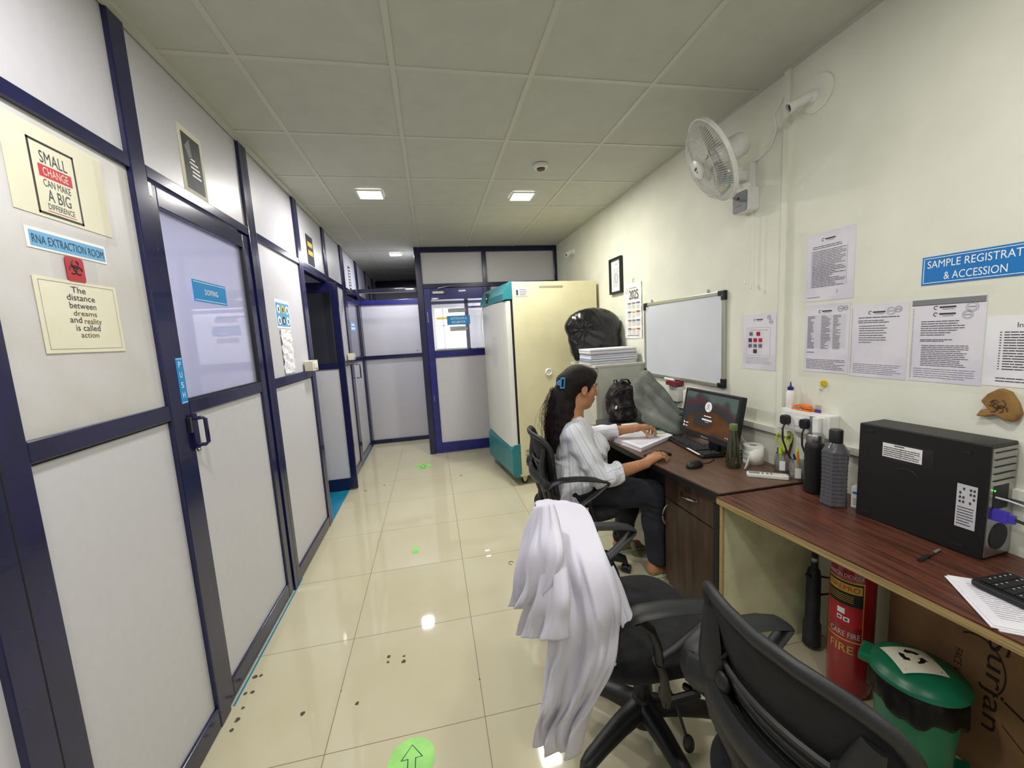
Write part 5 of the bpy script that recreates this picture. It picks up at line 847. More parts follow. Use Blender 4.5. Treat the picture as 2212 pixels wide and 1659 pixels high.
hc = np.array((1.612, 1.405, .0)); b = MB().use('iron_dark'); b.lathe(hc, [(.034, .018), (.036, .02), (.035, .12), (.029, .14), (.027, .36), (.022, .385), (.012, .395), (.010, .50)], 24); b.tube([hc+np.array((.025, -.008, .35)), hc+np.array((.062, -.025, .345)), hc+np.array((.064, -.026, .27)), hc+np.array((.026, -.01, .262))], .005, 8); b.fbox(FR(hc, (1, 0, 0), (0, 0, 1)), -.036, -.020, .355, .365, -.01, .01); b.build('discharge_horn', t, smooth=True); MB().use('label_silver').lathe(hc+np.array((0, 0, .41)), [(.0115, 0), (.0115, .03)], 16).build('horn_collar', t)
MB().use('black').tube([hc+np.array((0, 0, .5)), hc+np.array((.0, -.02, .60)), hc+np.array((-.01, -.09, .65)), np.array((ec[0], ec[1]+.03, .64)), np.array((ec[0], ec[1], .62))], .008, 8).build('hose', t, smooth=True)
gb = (1.495, .93); t = thing('pedal_bin', 'green pedal bin with black liner under the near table', 'bin', (*gb, 0))
MB().use('green_plastic').lathe((*gb, .001), [(.088, 0), (.094, .006), (.100, .12), (.108, .24), (.112, .31), (.106, .31)], 40).build('bucket', t, smooth=True)
mb = MB().use('liner'); R = []; RR = random.Random(6); ph = [RR.uniform(0, 6) for _ in range(6)]
for r_, z_ in ((.110, .312), (.117, .308), (.119, .28), (.119, .255), (.121, .235), (.118, .222), (.110, .235)): R.append([(gb[0]+(r_+.003*math.sin(9*a+ph[0]+z_*30)+.002*math.sin(23*a+ph[1]))*math.cos(a), gb[1]+(r_+.003*math.sin(9*a+ph[0]+z_*30)+.002*math.sin(23*a+ph[1]))*math.sin(a), z_+(0.012*math.sin(4*a+ph[2])+.006*math.sin(11*a) if z_ < .26 else 0)) for a in [2*math.pi*k/72 for k in range(72)]])
mb.rings(R, False, False).build('bin_liner', t, smooth=180)
ld = MB().use('green_plastic').lathe((*gb, .315), [(.124, 0), (.127, .004), (.125, .012), (.116, .018), (.112, .026), (.085, .040), (.045, .050), (.001, .053)], 44).build('lid', t, smooth=True)
b = MB().use('green_plastic'); q = np.array((gb[0], gb[1], 0)); dv = np.array((.80, -.60, 0)); b.fbox(FR(q, dv, (.60, .80, 0)), .09, .15, -.025, .025, .012, .028); b.build('pedal', t, bevel=.004); hv = np.array((-.45, .89, 0)); b = MB().use('green_plastic'); b.fbox(FR(q, hv, (-.89, -.45, 0)), .10, .145, -.04, .04, .300, .333); b.build('hinge', t, bevel=.006)
LFm = FR(np.array((gb[0]-.012, gb[1]+.005, .3575)), (.92, -.38, 0), (.38, .92, 0)); mb = MB().use('paper_cream'); vs = []; N = 8
for i in range(N+1):
    for j in range(N+1): u = -.055+.11*i/N; v = -.05+.10*j/N; u *= 1.15; v *= 1.1; rr_ = math.hypot(u, v); vs.append(LFm.p(u, v, .0165-rr_**2*2.2))
mb.add(vs, [(i*(N+1)+j, (i+1)*(N+1)+j, (i+1)*(N+1)+j+1, i*(N+1)+j+1) for i in range(N) for j in range(N)]); o = mb.build('paper_label', ld)
P = MB().use('black')

for k in range(3):
    a0_ = k*2*math.pi/3+.5; arc = [a0_+.25*i for i in range(5)]; pl = [(.034*math.cos(a), .006+.029*math.sin(a)) for a in arc]+[(.020*math.cos(a), .006+.017*math.sin(a)) for a in arc[::-1]]; P.prism(LFm, pl, .0150, .0158); a1_ = a0_+1.0
    P.prism(LFm, [(.040*math.cos(a1_), .006+.034*math.sin(a1_)), (.027*math.cos(a1_+.5), .006+.023*math.sin(a1_+.5)), (.014*math.cos(a1_), .006+.012*math.sin(a1_))], .0152, .0160)
P.fquad(LFm, -.05, .05, -.044, -.036, .0075); P.build('recycling_symbol', ld)
t = thing('cardboard_carton', 'large printed cardboard carton behind the bin against the wall', 'carton', (1.65, .6, 0)); MB().use('cardboard').box(1.645, 1.727, -.25, 1.125, .001, .60).build('carton_body', t, bevel=.003)
CT = FR((1.645, 0, 0), (0, 0, -1), (0, -1, 0)); P = MB().use('print_brown'); P.text(CT, 'Surjan', -.50, -.17, -.862, -.798, .0008, .03); P.text(CT, 'FACE VEIL', -.39, -.27, -.925, -.905, .0008, .02); P.text(CT, 'mask', -.36, -.22, -.765, -.735, .0008, .02) if False else None
P.tube([np.array((1.6444, .87+.068*math.cos(a), .37+.10*math.sin(a))) for a in [1.0+.2*k for k in range(16)]], .0022, 4); P.tube([np.array((1.6444, .80-.045*k, .30-.022*k)) for k in range(8)], .004, 4); P.tube([np.array((1.6444, .80-.05*k, .22-.045*k+.003*k*k)) for k in range(9)], .002, 4); P.build('print', t)
# ------------------------------------------------------------------ fan, cctv
def fan():
    t = thing('wall_fan', 'white wall-mounted oscillating fan near the ceiling', 'fan', WR.p(-1.95, 2.30, 0))
    b = MB().use('white_plastic'); b.rbox(WR, -2.0, -1.905, 2.16, 2.335, .0, .035, .012); b.build('wall_bracket', t, bevel=.004); b = MB().use('white_plastic'); b.fbox(WR, -1.985, -1.925, 2.245, 2.30, .03, .11); b.build('arm', t, bevel=.01)
    b = MB().use('white_plastic'); b.rbox(WR, -2.0, -1.882, 2.085, 2.205, .0, .065, .014); sb = b.build('control_box', t, bevel=.003); b = MB().use('grey'); b.rbox(WR, -1.99, -1.893, 2.088, 2.19, .065, .07, .01); b.use('black'); b.cyl(WR.p(-1.95, 2.16, .07), WR.p(-1.95, 2.16, .073), .007, 12); b.fquad(WR, -1.965, -1.925, 2.118, 2.121, .0705); b.build('face_plate', sb)
    C = np.array((1.4997, 1.9488, 2.3432)); ax = np.array((-.837, .330, -.436)); ax /= np.linalg.norm(ax)
    def L(z, r, m, name, par, seg=32, sm=True): return MB().use(m).lathe(C+ax*z, r, seg, ax).build(name, par, smooth=sm)
    L(0, [(.05, -.17), (.058, -.155), (.06, -.04), (.055, -.02)], 'white_plastic', 'motor_housing', t)
    MB().use('white_plastic').tube([C-ax*.10, C-ax*.10+np.array((.02, .01, -.06)), WR.p(-1.955, 2.275, .10)], .022, 10).build('neck', t, smooth=True)
    u_ = np.cross(ax, (0, 0, 1)); u_ /= np.linalg.norm(u_); v_ = np.cross(u_, ax)
    Rr = .2155
    cage = MB().use('white_plastic')
    def pt(a, r, z): return C+ax*z+u_*r*math.cos(a)+v_*r*math.sin(a)
    for k in range(96):
        a = 2*math.pi*k/96; cage.tube([pt(a, .055, .075), pt(a+.02, .12, .070), pt(a+.04, .175, .048), pt(a+.05, .20, .018), pt(a+.05, Rr, 0)], .0011, 3)
    for k in range(72): a = 2*math.pi*k/72; cage.tube([pt(a, .06, -.055), pt(a, .14, -.05), pt(a, .19, -.025), pt(a, Rr, 0)], .0012, 3)
    for r_, z_ in ((.10, .073), (.15, .062), (.13, -.052)): cage.tube([pt(a, r_, z_) for a in [2*math.pi*k/48 for k in range(48)]], .0014, 4, True)
    cg = cage.build('wire_guard', t); 
    MB().use('white_plastic').rings([[pt(a, r_, z_) for a in [2*math.pi*k/64 for k in range(64)]] for r_, z_ in ((Rr-.003, -.010), (Rr+.003, -.010), (Rr+.003, .010), (Rr-.003, .010), (Rr-.003, -.010))], False, False).build('rim', t, smooth=True)
    L(.068, [(.052, 0), (.052, .010), (.045, .015), (.001, .016)], 'white_plastic', 'badge', t); FB = FR(C+ax*.0848, -u_ if np.dot(np.cross(-u_, v_), ax) > 0 else u_, v_); MB().use('ink').fquad(FB, -.018, .018, .001, .012, .0004).fquad(FB, -.006, .006, -.015, -.006, .0004).build('badge_print', t)
    bl = []
    for k in range(3):
        P = MB().use('clear_plastic'); R = []
        for i in range(8):
            r = .03+.15*i/7; w0 = a0_ = 2*math.pi*k/3; row = []
            for j in range(6): s = (j/5-.5); aa = w0+s*(1.3 if i > 1 else .9)+.3*i/7; row.append(pt(aa, r, .01+.035*s))
            R.append(row)
        P.rings(R, closed=False); o = P.build('blade', t, smooth=True); o.modifiers.new('s', 'SOLIDIFY').thickness = .002
    L(0, [(.03, -.03), (.032, .035), (.02, .045)], 'white_plastic', 'hub', t)
    for dy, zb in ((-1.935, 1.73), (-1.895, 1.70)):
        c_ = MB().use('white'); c_.cyl(WR.p(dy, 2.09, .035), WR.p(dy, zb, .033), .0012, 5); c_.lathe(WR.p(dy, zb-.02, .033), [(.003, 0), (.006, .005), (.004, .022)], 10); c_.build('pull_cord', t)
fan()
tag(MB().use('white').tube([WR.p(-1.72, 2.655, .006), WR.p(-1.735, 2.56, .007), WR.p(-1.79, 2.50, .012), WR.p(-1.775, 2.42, .012), WR.p(-1.81, 2.36, .01), WR.p(-1.88, 2.335, .008), WR.p(-1.925, 2.33, .014)], .0035, 6).build('fan_cable', smooth=True), 'white fan cable wandering up the wall to the ceiling', 'cable')
def cctv(c, s_, d, label, disc=True):
    t = thing('security_camera', label, 'camera', tuple(c), 'white wall cameras'); c = np.array(c); d = np.array(d, float); d /= np.linalg.norm(d)
    MB().use('white_plastic').lathe(c, [(.038*s_, 0), (.038*s_, -.006), (.030*s_, -.02), (.015*s_, -.028)], 24, (1, 0, 0)).build('base', t, smooth=True); e = c+np.array((-.03, 0, 0))*s_; MB().use('white_plastic').cyl(c+np.array((-.02, 0, 0))*s_, e+d*.01, .014*s_, 12).build('joint', t, smooth=True)
    MB().use('white_plastic').lathe(e, [(.018*s_, -.01*s_), (.026*s_, .0), (.027*s_, .02*s_), (.024*s_, .07*s_), (.030*s_, .10*s_), (.030*s_, .112*s_), (.024*s_, .113*s_), (.022*s_, .09*s_)], 24, d, cap=False).build('camera_body', t, smooth=True); MB().use('black').lathe(e, [(.022*s_, .096*s_), (.001, .100*s_)], 20, d).build('lens', t)
cctv((1.728, 1.592, 2.470), .8, (-.66, .25, -.32), 'white bullet security camera high on the right wall beside the trunking'); tag(MB().use('plaster').lathe((1.7285, 1.575, 2.475), [(.075, 0), (.075, -.003), (.072, -.0035)], 40, (1, 0, 0)).build('round_cover_plate'), 'round painted cover plate behind the near security camera', 'cover plate')
cctv((1.728, 4.62, 2.44), .9, (-.6, -.2, -.35), 'small white security camera far along the right wall near the back partition')
# floor stickers
def floor_sticker(cx, cy, rx, ry, label, arrow=True, rect=False, ang=0.0):
    t = thing('floor_sticker', label, 'floor sticker', (cx, cy, 0), 'pale green floor stickers'); R = random.Random(int(cy*100)); N = 40
    if rect: MB().use('glow_green').fbox(FR((cx, cy, .0004), (math.cos(ang), math.sin(ang), 0), (-math.sin(ang), math.cos(ang), 0)), -rx, rx, -ry, ry, 0, .0006).build('sheet', t)
    else: MB().use('glow_green').prism(XY(.0004), [(cx+rx*math.cos(a)*(1-.015*R.random()), cy+ry*math.sin(a)*(1-.015*R.random())) for a in [2*math.pi*k/N for k in range(N)]], 0, .0006).build('sheet', t)
    if arrow:
        P = MB().use('arrow_green'); k = rx/.1; q = [(-.016, -.075), (-.016, .005), (-.045, .005), (0, .065), (.045, .005), (.016, .005), (.016, -.075)]; P.tube([(cx+a*k, cy+b*k, .0012) for a, b in q], .0022*k, 4, True); P.build('arrow', t)
q = on(890, 1630, 2, 0); floor_sticker(q[0], q[1]-.02, .085, .085, 'round pale green arrow sticker on the floor nearest the camera')
q = on(914, 1008, 2, 0); floor_sticker(q[0], q[1], .105, .095, 'far round pale green arrow sticker on the floor near the alcove')
q = on(898, 1188, 2, 0); floor_sticker(q[0], q[1], .022, .045, 'small green rectangular sticker halfway along the floor', False, True)
q = on(1022, 981, 2, 0); floor_sticker(q[0], q[1], .045, .02, 'green rectangular sticker in front of the back door', False, True)
q = on(919, 981, 2, 0); floor_sticker(q[0], q[1], .02, .02, 'tiny pale green square sticker left of the back door', False, True)
for (u, v), lb in (((1053, 1189), 'upper'), ((1056, 1201), 'lower')): q = on(u, v, 2, 0); tag(MB().use('sign_white').fbox(FR((q[0], q[1], .0004), (.99, .10, 0), (-.10, .99, 0)), -.017, .017, -.012, .012, 0, .0006).build('floor_glint'), lb+' of two small white lamp reflections painted on the floor tiles', 'painted reflection', 'painted lamp reflections on the floor')  # white patches painted where the floor mirrors the ceiling lights
# ================================================================== office chairs (built once, then copied)
def make_chair(label):
    t = thing('office_chair', label, 'chair', (0, 0, 0), 'black mesh-back office chairs')
    b = MB().use('plastic_black').lathe((0, 0, .075), [(.045, 0), (.05, .03), (.042, .07), (.034, .10), (.028, .105)], 24); b.build('hub', t, smooth=True)
    for k in range(5):
        a = 2*math.pi*k/5-.24; d = np.array((math.cos(a), math.sin(a), 0)); s = np.array((-d[1], d[0], 0)); R = []
        for r, z, w_, h_ in ((.03, .135, .038, .034), (.12, .130, .033, .030), (.21, .114, .028, .026), (.27, .100, .026, .024), (.298, .088, .020, .026), (.308, .068, .014, .012)):
            R.append([d*r+s*w_*math.cos(q)*(abs(math.cos(q))**-.35 if abs(math.cos(q)) > .01 else 1)+np.array((0, 0, z+h_*math.sin(q))) for q in [2*math.pi*j/16 for j in range(16)]])
        lg = MB().use('plastic_black').rings(R).build('leg', t, smooth=True); c = d*.295
        w_ = MB().use('plastic_black'); cd_ = np.array((math.cos(a+1.1), math.sin(a+1.1), 0)); cs = np.array((-cd_[1], cd_[0], 0)); w_.cyl(c+np.array((0, 0, .05)), c+np.array((0, 0, .085)), .006, 8)
        for sg in (-1, 1): w_.lathe(c+cd_*.014+cs*sg*.018+np.array((0, 0, .026)), [(.012, -.010), (.024, -.008), (.0255, 0), (.024, .008), (.012, .010)], 20, cs)
        w_.lathe(c+cd_*.014+np.array((0, 0, .028)), [(.028, -.010), (.028, .010)], 20, cs); w_.build('caster', lg, smooth=True)
    b = MB().use('plastic_black').lathe((0, 0, .15), [(.028, 0), (.028, .16), (.024, .165), (.024, .24)], 20); b.build('gas_column', t, smooth=True)
    b = MB().use('plastic_black'); b.fbox(XY(.375), -.13, .12, -.075, .075, 0, .045); b.build('seat_mechanism', t, bevel=.01)
    b = MB().use('plastic_black'); b.tube([(.0, -.07, .39), (.005, -.14, .36), (.02, -.18, .30), (.035, -.205, .22)], .005, 8); b.ell((.04, -.212, .195), (.018, .017, .030)); b.build('tilt_lever', t, smooth=True)
    # seat cushion
    R = []
    for z, k in ((.418, .80), (.425, .93), (.445, .99), (.468, 1.0), (.482, .96), (.489, .86), (.491, .5), (.490, .05)):
        row = []
        for j in range(40):
            a = 2*math.pi*j/40; ca, sa = math.cos(a), math.sin(a); e = .62; x = .245*math.copysign(abs(ca)**e, ca); y = .245*math.copysign(abs(sa)**e, sa)*(1-.06*(x < 0)); row.append((x*k, y*k, z-(.022*max(0, (x*k-.14)/.1)**2)+(.006*(abs(y*k)/.2)**2)))
        R.append(row)
    MB().use('seat_fabric').rings(R).build('seat', t, smooth=60, sub=1)
    # backrest: rim loop in (y, z) with sideways curl and tilt
    def bk(y, z): zz = z-.49; return np.array((-.128-.30*zz-.012*math.sin(math.pi*min(1, max(0, zz/.44)))+1.5*y*y, y, z))
    def tp(z): return 1-.50*min(1, max(0, (.932-z)/.42))
    def loop(sy, sz, cz=.722, e=.5, n=64): return [(sy*math.copysign(abs(math.cos(a))**e, math.cos(a))*tp(cz+sz*math.copysign(abs(math.sin(a))**e, math.sin(a))), cz+sz*math.copysign(abs(math.sin(a))**e, math.sin(a))) for a in [2*math.pi*j/n for j in range(n)]]
    P = MB().use('plastic_dark'); lp = loop(.232, .21); P.tube([bk(y, z) for y, z in lp], .014, 10, True, flat=(1.15, .85), up=(1, 0, 0)); P.build('back_frame', t, smooth=True)
    m = MB().use('mesh_black'); C = [[bk(y*s, .722+(z-.722)*s) for y, z in lp] for s in (1, .8, .6, .4, .2, .02)]; m.rings(C, False, True); mm = m.build('back_mesh', t, smooth=180); s_ = mm.modifiers.new('s', 'SOLIDIFY'); s_.thickness = .003
    # lumbar support with slots
    m = MB().use('plastic_black')
    for i in range(4): m.tube([bk(y, .775-.028*i)+np.array((-.016, 0, 0)) for y in np.linspace(-.125, .125, 9)], .008, 6, flat=(1.1, .8), up=(1, 0, 0))
    for y in (-.125, .125): m.tube([bk(y, z)+np.array((-.016, 0, 0)) for z in (.665, .725, .79)], .016, 8, flat=(.9, .7), up=(1, 0, 0))
    m.build('lumbar_support', t, smooth=True); m = MB().use('plastic_black')
    for y in (-.105, .105): m.ell(bk(y, .74)+np.array((-.035, 0, 0)), (.012, .02, .024))
    m.build('lumbar_clip', t, smooth=True)
    # rear support frame
    m = MB().use('plastic_dark')
    for sg in (-1, 1):
        m.tube([bk(.165*sg, .875)+np.array((-.006, 0, 0)), bk(.158*sg, .83)+np.array((-.018, 0, 0)), bk(.148*sg, .77)+np.array((-.036, 0, 0)), bk(.150*sg, .70)+np.array((-.048, 0, 0)), bk(.13*sg, .62)+np.array((-.066, 0, 0)), bk(.09*sg, .54)+np.array((-.06, 0, 0)), (-.205, .06*sg, .47), (-.15, .05*sg, .405), (-.08, .04*sg, .395)], [.014, .020, .026, .030, .024, .022, .022, .020, .018], 10, flat=(1.3, .7), up=(1, 0, 0))
    m.tube([bk(y, .695-.012*math.cos(y*8))+np.array((-.055, 0, 0)) for y in np.linspace(-.145, .145, 11)], .030, 10, flat=(.7, 1.25), up=(0, 0, 1)); m.build('back_support', t, smooth=True)
    for sg in (-1, 1):
        # armrest loop: pad, strut, lower band, bracket
        y0 = .245*sg; m = MB().use('plastic_dark')
        pad = [(-.212, y0*.96, .668), (-.19, y0, .696), (-.14, y0*1.03, .714), (-.06, y0*1.05, .714), (.04, y0*1.05, .700), (.10, y0*1.04, .684), (.122, y0*1.03, .670)]
        m.tube(pad, [.016, .019, .021, .021, .021, .019, .014], 10, flat=(1.65, .50)); 
        m.tube([(.118, y0*1.03, .666), (.05, y0*1.02, .612), (-.03, y0*1.0, .560), (-.085, y0, .538)], .0165, 10, flat=(1.35, .65)); 
        m.tube([(-.085, y0, .540), (-.07, y0, .50), (-.062, y0*1.01, .44), (-.06, y0*.98, .405), (-.05, y0*.85, .392)], .015, 10, flat=(1.5, .8), up=(1, 0, 0)); m.tube([(.03, y0*.84, .395), (.04, y0*.99, .405), (.045, y0*1.01, .44), (.03, y0, .50), (-.0, y0, .575)], .011, 8)
        m.tube([(-.07, y0*1.0, .402), (.05, y0*1.0, .402)], .012, 8, flat=(1, 1.2)); m.build('armrest', t, smooth=True); m = MB().use('plastic_dark'); m.tube([(-.212, y0*.96, .668), (-.205, y0*.97, .625), (-.16, y0*.99, .572), (-.10, y0, .538), (-.05, y0, .545)], [.018, .020, .019, .018, .014], 10, flat=(1.1, .85)); m.tube([bk(.150*sg, .70)+np.array((-.048, 0, 0)), (-.235, .195*sg, .69), (-.225, .225*sg, .68), (-.205, y0*.96, .672)], [.030, .034, .028, .020], 10, flat=(.7, 1.2)); m.build('arm_band', t, smooth=True)
    return t
def place(t, x, y, rz):
    t.location = (x, y, 0); t.rotation_euler = (0, 0, rz)
ch3 = make_chair('black mesh-back office chair nearest the camera, seen from behind'); place(ch3, .80, .597, math.radians(4))
ch1 = copy_tree(ch3); place(ch1, .79, 2.25, math.radians(-3)); ch1['label'] = 'black mesh-back office chair the woman is sitting on'
ch2 = copy_tree(ch3); place(ch2, .655, 1.215, math.radians(1))
for o in list(ch2.children):
    if o.name.split('.')[0] in ('back_frame', 'back_mesh', 'lumbar_support', 'back_support', 'lumbar_clip'): o.location.x -= .01; o.location.z -= .05; o.scale.y = .86
    if o.name.startswith('arm_band'): bpy.data.objects.remove(o)
ORG[ch2.name] = np.zeros(3)
for sg in (-1, 1): MB().use('plastic_dark').tube([(-.16, .255*sg, .70), (-.115, .255*sg, .66), (-.09, .250*sg, .60), (-.08, .246*sg, .53)], [.018, .017, .015, .015], 10, flat=(1.3, .8), up=(1, 0, 0)).build('arm_post', ch2, smooth=True)
ch2['label'] = 'black mesh-back office chair with the white coat over its back'
ORG[ch1.name] = np.zeros(3)
t = thing('asset_tag', 'small white label strip hanging from the arm of the woman\'s chair', 'tag', (.76, 2.0, .55)); MB().use('label_silver').add([(.758, 1.992, .545), (.774, 1.992, .545), (.772, 1.996, .40), (.758, 1.996, .40), (.758, 1.989, .545), (.774, 1.989, .545), (.772, 1.993, .40), (.758, 1.993, .40)], [(0, 1, 2, 3), (7, 6, 5, 4), (0, 4, 5, 1), (1, 5, 6, 2), (2, 6, 7, 3), (3, 7, 4, 0)]).build('strip', t)

# ================================================================== white coat draped over the middle chair
coat = thing('lab_coat', 'white laboratory coat hung over the back of the middle office chair', 'coat', (.36, 1.2, .4))
def cloth(levels, name, th, folds, seed, n=64, steps=6, cuff=False, parent=coat):
    """levels: (left uv+plane x, right uv+plane x); a hanging tube of cloth with running folds"""
    Ls = [on(*l[:2], 0, l[2]) for l, r in levels]; Rs = [on(*r[:2], 0, r[2]) for l, r in levels]; th = th if isinstance(th, (list, tuple)) else [th]*len(levels)
    def cr(P, t):
        i = min(int(t), len(P)-2); f = t-i; p0, p1, p2, p3 = [np.array(P[max(0, min(len(P)-1, j))], float) for j in (i-1, i, i+1, i+2)]
        return .5*((2*p1)+(-p0+p2)*f+(2*p0-5*p1+4*p2-p3)*f*f+(-p0+3*p1-3*p2+p3)*f**3)
    rn = random.Random(seed); ph = [rn.uniform(0, 6.28) for _ in range(8)]; R = []; tot = (len(levels)-1)*steps
    for k in range(tot+1):
        t_ = k/steps*.9999 if k == tot else k/steps; Lp, Rp = cr(Ls, t_), cr(Rs, t_); tk = float(cr(th, t_)); ax = Rp-Lp; nn = np.array((-ax[1], ax[0], 0)); nn /= np.linalg.norm(nn)+1e-9; row = []
        if np.dot(nn, CAM-Lp) < 0: nn = -nn
        g = .35+.65*min(1, t_/max(1, len(levels)-2))
        for j in range(n):
            a = 2*math.pi*j/n; s = .5-.5*math.cos(a); o_ = math.sin(a); side = 1 if o_ > 0 else -1; w_ = abs(o_)**.7*side
            fo = folds*g*(math.sin(2*math.pi*(2.3*s+.10*t_)+ph[0])+.6*math.sin(2*math.pi*(4.7*s-.16*t_)+ph[1])+.35*math.sin(2*math.pi*(8.1*s+.3*t_)+ph[2])+.3*math.sin(3.1*t_+5*s+ph[3]))*(abs(o_)**.5)
            row.append(Lp+ax*s+nn*(tk*w_+fo*(1 if o_ > 0 else .6)))
        R.append(row)
    m = MB().use('cloth_white').rings(R, True, False); o = m.build(name, parent, smooth=180); sd_ = o.modifiers.new('s', 'SOLIDIFY'); sd_.thickness = .0022; return o
cloth([((1158, 1092, 0.350), (1205, 1084, 0.400)), ((1160, 1086, 0.330), (1262, 1100, 0.460)), ((1172, 1180, 0.260), (1300, 1188, 0.395)), ((1183, 1280, 0.250), (1338, 1290, 0.405)), ((1186, 1370, 0.240), (1336, 1362, 0.400)), ((1180, 1440, 0.235), (1326, 1436, 0.380)), ((1176, 1500, 0.230), (1293, 1500, 0.350)), ((1171, 1560, 0.235), (1266, 1560, 0.315)), ((1172, 1594, 0.240), (1250, 1628, 0.300))], 'coat_body', [.012, .034, .040, .040, .038, .042, .040, .035, .030], .018, 4)
cloth([((1156, 1096, 0.275), (1190, 1090, 0.290)), ((1142, 1140, 0.260), (1200, 1140, 0.280)), ((1130, 1200, 0.240), (1206, 1200, 0.260)), ((1119, 1262, 0.220), (1196, 1270, 0.250)), ((1113, 1305, 0.210), (1160, 1312, 0.235))], 'sleeve', [.012, .024, .028, .026, .024], .012, 9)
cloth([((1165, 1200, 0.250), (1215, 1200, 0.275)), ((1150, 1280, 0.235), (1226, 1290, 0.265)), ((1136, 1330, 0.225), (1224, 1340, 0.260)), ((1121, 1368, 0.218), (1222, 1379, 0.255))], 'side_flap', [.02, .024, .026, .028], .008, 15)
cloth([((1300, 1222, .455), (1322, 1225, .465)), ((1310, 1262, .45), (1340, 1268, .475)), ((1316, 1310, .45), (1356, 1318, .48)), ((1318, 1356, .45), (1368, 1350, .485))], 'front_flap', [.012, .018, .02, .022], .006, 21)
q0 = [on(u, v, 0, .30) for u, v in ((1326, 1430),)]
MB().use('label_silver').lathe(on(1326, 1432, 0, .392), [(.006, 0), (.007, .001), (.006, .003), (.003, .002)], 14, (-.7, -.7, .1)).build('button', coat)
# seams
def seam(pts, dx, name='seam'):
    P = MB().use('cloth_white'); P.tube([on(u, v, 0, x_)+np.array((dx, 0, 0)) for u, v, x_ in pts], .0012, 5); return P.build(name, coat)
# ================================================================== the seated woman
pr = thing('person', 'seated woman in white striped blouse and dark trousers leafing through papers at the desk', 'person', (.74, 2.26, .5))
HC = np.array((.862, 2.275, 1.168)); pt_ = math.radians(14); yw = math.radians(2)
HX = np.array((math.cos(pt_)*math.cos(yw), math.cos(pt_)*math.sin(yw), -math.sin(pt_))); HY = np.array((-math.sin(yw), math.cos(yw), 0)); HZ = np.cross(HX, HY); HR = np.stack([HX, HY, HZ], 1)
def h(x, y, z): return HC+HX*x+HY*y+HZ*z
SH_R, EL_R, WR_R = (.765, 2.115, .935), (.872, 2.035, .682), (1.135, 2.02, .742)
SH_L, EL_L, WR_L = (.800, 2.435, .935), (1.01, 2.52, .80), (1.315, 2.445, .838)
S = SDF((.50, 1.90, -.02), (1.54, 2.68, 1.34), .0042)
# torso, legs
S.ell((.775, 2.27, .58), (.14, .17, .12), .05); S.cap((.79, 2.27, .62), (.80, 2.275, .86), .118, .108, .06, fl=(1, 1.25, 1)); S.cap((.79, 2.18, .90), (.80, 2.37, .90), .058, .058, .04); S.cap((.79, 2.275, .93), (.815, 2.275, 1.06), .062, .05, .04)
for hp, kn, an in (((.76, 2.19, .565), (1.225, 2.115, .515), (1.235, 2.10, .10)), ((.76, 2.35, .565), (1.20, 2.40, .515), (1.17, 2.42, .10))):
    S.cap(hp, kn, .095, .062, .04); S.cap(kn, an, .055, .034, .03); S.cap((an[0]-.02, an[1], .045), (an[0]+.12, an[1]-.005, .03), .032, .022, .03, fl=(1, 1.2, 1)); S.cap(an, (an[0]-.02, an[1], .045), .034, .034, .02)
    for i in range(5): S.cap((an[0]+.12, an[1]-.03+.014*i, .026), (an[0]+.150-.006*i, an[1]-.032+.015*i, .020), .009-.0008*i, .008-.0008*i, .006)
# neck + head
S.chain([(.812, 2.275, 1.0), h(-.035, 0, -.06)], [.053, .052], .03)
S.ell(h(-.018, 0, .032), (.096, .074, .086), .02, HR); S.ell(h(.030, 0, -.040), (.060, .056, .074), .03, HR); S.ell(h(.022, 0, -.082), (.055, .045, .028), .03, HR); S.cap(h(.060, 0, -.098), h(.066, 0, -.094), .018, .018, .025)
S.cap(h(.080, .012, .036), h(.080, -.012, .036), .014, .014, .02)
for sg in (-1, 1):
    S.cap(h(.078, .015*sg, .028), h(.060, .050*sg, .030), .010, .008, .012); S.ell(h(.052, .040*sg, -.022), (.026, .022, .026), .025, HR); S.ell(h(.089, .032*sg, .008), (.016, .019, .013), .010, HR, 'sub'); S.ell(h(.071, .032*sg, .008), (.0135, .0135, .0120), .004, HR)
    S.cap(h(.078, .023*sg, .0135), h(.068, .045*sg, .0125), .0055, .004, .005); S.ell(h(.093, .0115*sg, -.024), (.010, .008, .008), .008, HR); S.ell(h(.097, .007*sg, -.0325), (.004, .003, .004), .003, HR, 'sub')
    # ear
    S.ell(h(-.006, .074*sg, -.006), (.019, .010, .032), .008, HR); S.ell(h(-.003, .084*sg, .000), (.011, .008, .018), .005, HR, 'sub'); S.cap(h(-.004, .078*sg, -.028), h(-.002, .076*sg, -.036), .009, .007, .006); S.cap(h(.005, .078*sg, .002), h(.002, .080*sg, -.012), .005, .004, .004)
S.chain([h(.084, 0, .022), h(.096, 0, -.002), h(.106, 0, -.019)], [.0085, .0095, .0115], .010)
S.cap(h(.087, .017, -.0545), h(.096, 0, -.0515), .0058, .0085, .006); S.cap(h(.087, -.017, -.0545), h(.096, 0, -.0515), .0058, .0085, .006); S.cap(h(.084, .014, -.066), h(.091, 0, -.0675), .006, .0095, .006); S.cap(h(.084, -.014, -.066), h(.091, 0, -.0675), .006, .0095, .006)
S.cap(h(.094, -.018, -.0595), h(.100, 0, -.0592), .0016, .0018, .003, 'sub'); S.cap(h(.094, .018, -.0595), h(.100, 0, -.0592), .0016, .0018, .003, 'sub')
